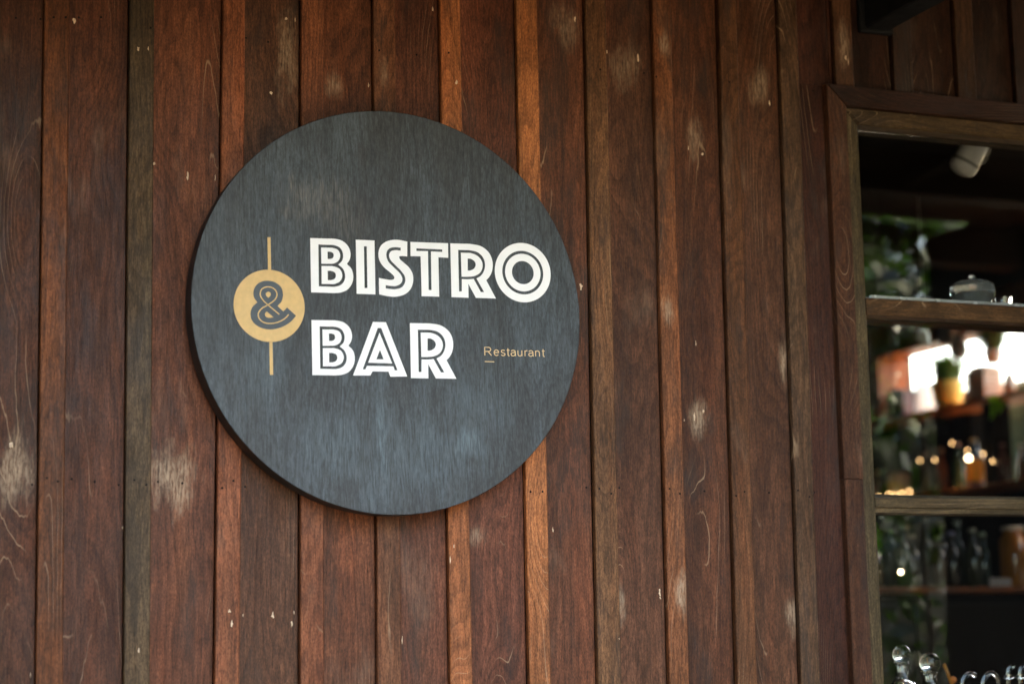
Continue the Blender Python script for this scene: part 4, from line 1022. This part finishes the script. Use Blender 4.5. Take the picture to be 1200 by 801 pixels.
for a in ((7.4, -10.9, 4.6, 1.0, 0, 'leafy tree across the yard, nearest the bistro window'), (9.9, -11.4, 5.0, 1.1, 1, 'taller leafy tree right of the nearest one'),
          (12.4, -14.0, 5.4, 1.3, 0, 'broad tree at the right end of the yard'), (8.6, -14.6, 5.6, 1.3, 1, 'tall tree in the second row of the yard'),
          (5.4, -12.8, 4.9, 1.1, 0, 'tree further left across the yard'), (13.5, -11.0, 5.2, 1.3, 1, 'tree beside the yard entrance'),
          (7.0, -16.0, 5.2, 1.5, 0, 'far broad tree behind the second row')): tree(*a)

M_WING = plain('black_stained_plank', (0.010, 0.008, 0.007), 0.9, spec=.1)
M_HEDGE = plain('hedge_leaf', (0.008, 0.014, 0.006), 0.6, var=.4, scale=9, spec=.2)
# plank wall added on the right: shades the facade, darkens the pane reflections
scr = empty('shade_wall', (3.80, -.79, 0), 'dark plank wall added right of the window, mirrored in panes, blocking light', 'wall')
for k in range(9):
    bm = bmesh.new(); bbox(bm, -.015, .015, -.0865, .0865, 0, 2.80, .002)
    o = link('plank', bm, M_INT, scr, (0, -.66 + k * .1765, .125)); o.data.materials[0] = M_WING; o.color = rgb(34, 24, 20, 1.0)
bm = bmesh.new(); bbox(bm, .016, .06, -.76, .76, 0, 2.78, .003); o = link('core', bm, M_DARKWALL, scr, (0, 0, .125))

lw = empty('shade_wall', (-.12, -.85, 0), 'unseen dark plank wall added on the left to block sky light', 'wall')  # added out of view: keeps sky light off the left boards
for k in range(9):
    bm = bmesh.new(); bbox(bm, -.015, .015, -.0865, .0865, 0, 2.80, .002)
    o = link('plank', bm, M_INT, lw, (.03, -.70 + k * .1765, .125)); o.data.materials[0] = M_WING
bm = bmesh.new(); bbox(bm, -.04, .0145, -.79, .79, 0, 2.79, .003); link('core', bm, M_DARKWALL, lw, (0, 0, .125))

# unseen added hedges: one darkens the mirrored yard, one blocks light from the left
def shade_hedge(name, loc, rot, L, W, H, n, seed, label):
    t = empty(name, loc, label, 'shade_hedge'); t.rotation_euler = (0, 0, rot)
    r = random.Random(seed); bm = bmesh.new()
    for _ in range(n):
        f = r.random(); x = r.uniform(-L / 2, L / 2)
        bump = .12 * math.sin(x * 2.3 + seed) + .08 * math.sin(x * 5.1)
        if f < .75: p = Vector((x, (1 if r.random() < .5 else -1) * (W / 2 + bump * .5) + r.gauss(0, .05), r.uniform(0.05, H + bump)))
        else: p = Vector((x, r.uniform(-W / 2, W / 2), H + bump + r.gauss(0, .06)))
        s_ = r.uniform(.03, .07)
        d1 = Vector((r.gauss(0, 1), r.gauss(0, 1), r.gauss(0, 1))).normalized(); d2 = d1.cross(Vector((r.gauss(0, 1), r.gauss(0, 1), r.gauss(0, 1)))).normalized()
        bm.faces.new([bm.verts.new(p + d1 * s_), bm.verts.new(p + d2 * s_ * .6), bm.verts.new(p - d1 * s_), bm.verts.new(p - d2 * s_ * .6)])
    link('foliage', bm, M_HEDGE, t)
    bm = bmesh.new(); box(bm, -L / 2 + .05, L / 2 - .05, -W / 2 + .12, W / 2 - .12, .0, H - .15)
    link('branches', bm, plain('hedge_wood', (.012, .014, .008), .9), t)
shade_hedge('shade_hedge', (10.0, -9.6, 0), 0, 14, 1.0, 3.8, 22000, 3, 'tall clipped foliage block added unseen across the yard to darken reflections')
shade_hedge('shade_hedge', (-1.75, -3.3, 0), math.pi / 2, 6.2, .8, 3.4, 9000, 4, 'high dense foliage block added unseen on the left to block light')

# unseen dark building added beyond the trees to block low sky in the panes
sky_blocker = empty('sky_blocker', (20, -24, 0), 'dark building shape added out of view to block low sky reflections', 'building')
bm = bmesh.new(); box(bm, -15, 15, -4, 4, 0, 5.2); link('walls', bm, plain('sky_blocker_plank', (.025, .020, .016), .9, var=.3, scale=2, spec=.1), sky_blocker)
bm = bmesh.new()
P_ = [bm.verts.new(c) for c in ((-15.4, -4.4, 5.1), (15.4, -4.4, 5.1), (15.4, 4.4, 5.1), (-15.4, 4.4, 5.1), (-15.4, 0, 7.2), (15.4, 0, 7.2))]
for q in ((0, 1, 5, 4), (2, 3, 4, 5), (0, 4, 3), (1, 2, 5), (0, 3, 2, 1)): bm.faces.new([P_[i] for i in q])
link('roof', bm, plain('sky_blocker_roof', (.03, .028, .026), .9, spec=.1), sky_blocker)
bm = bmesh.new(); bbox(bm, -1.6, 1.6, 4.001, 4.06, .05, 3.4, .01); link('door', bm, M_WING, sky_blocker)

# unseen vine added on wall end and eave edge to soften their mirrored outlines
cp = empty('softening_vine', (3.78, -1.5, 0), 'unseen vine added to soften the mirrored edges of wall and eave', 'plant')
r_ = random.Random(21); bm = bmesh.new()
def leaf_at(p, s):
    d1 = Vector((r_.gauss(0, 1), r_.gauss(0, 1), r_.gauss(0, 1))).normalized(); d2 = d1.cross(Vector((r_.gauss(0, 1), r_.gauss(0, 1), r_.gauss(0, 1)))).normalized()
    bm.faces.new([bm.verts.new(p + d1 * s), bm.verts.new(p + d2 * s * .6), bm.verts.new(p - d1 * s), bm.verts.new(p - d2 * s * .6)])
for _ in range(520):
    z = r_.uniform(.4, 2.9); leaf_at(Vector((r_.gauss(0, .07), -.12 - abs(r_.gauss(0, .12)) * (1 + .5 * math.sin(z * 4)), z)), r_.uniform(.02, .055))
for _ in range(420):
    x = r_.uniform(-1.3, .4); leaf_at(Vector((x, -.06 + r_.gauss(0, .03), 2.96 - abs(r_.gauss(0, .07)) * (1.2 + math.sin(x * 7)))), r_.uniform(.02, .05))
link('leaves', bm, M_LEAF, cp)
bm = bmesh.new(); tube(bm, [(.0, -.08, 0), (.03, -.10, .9), (-.03, -.09, 1.8), (0, -.10, 2.9)], [.016, .012, .009, .005], 8)
tube(bm, [(0, -.09, 2.88), (-.6, -.07, 2.97), (-1.3, -.07, 2.93)], .005, 6); link('stem', bm, M_BARK, cp)
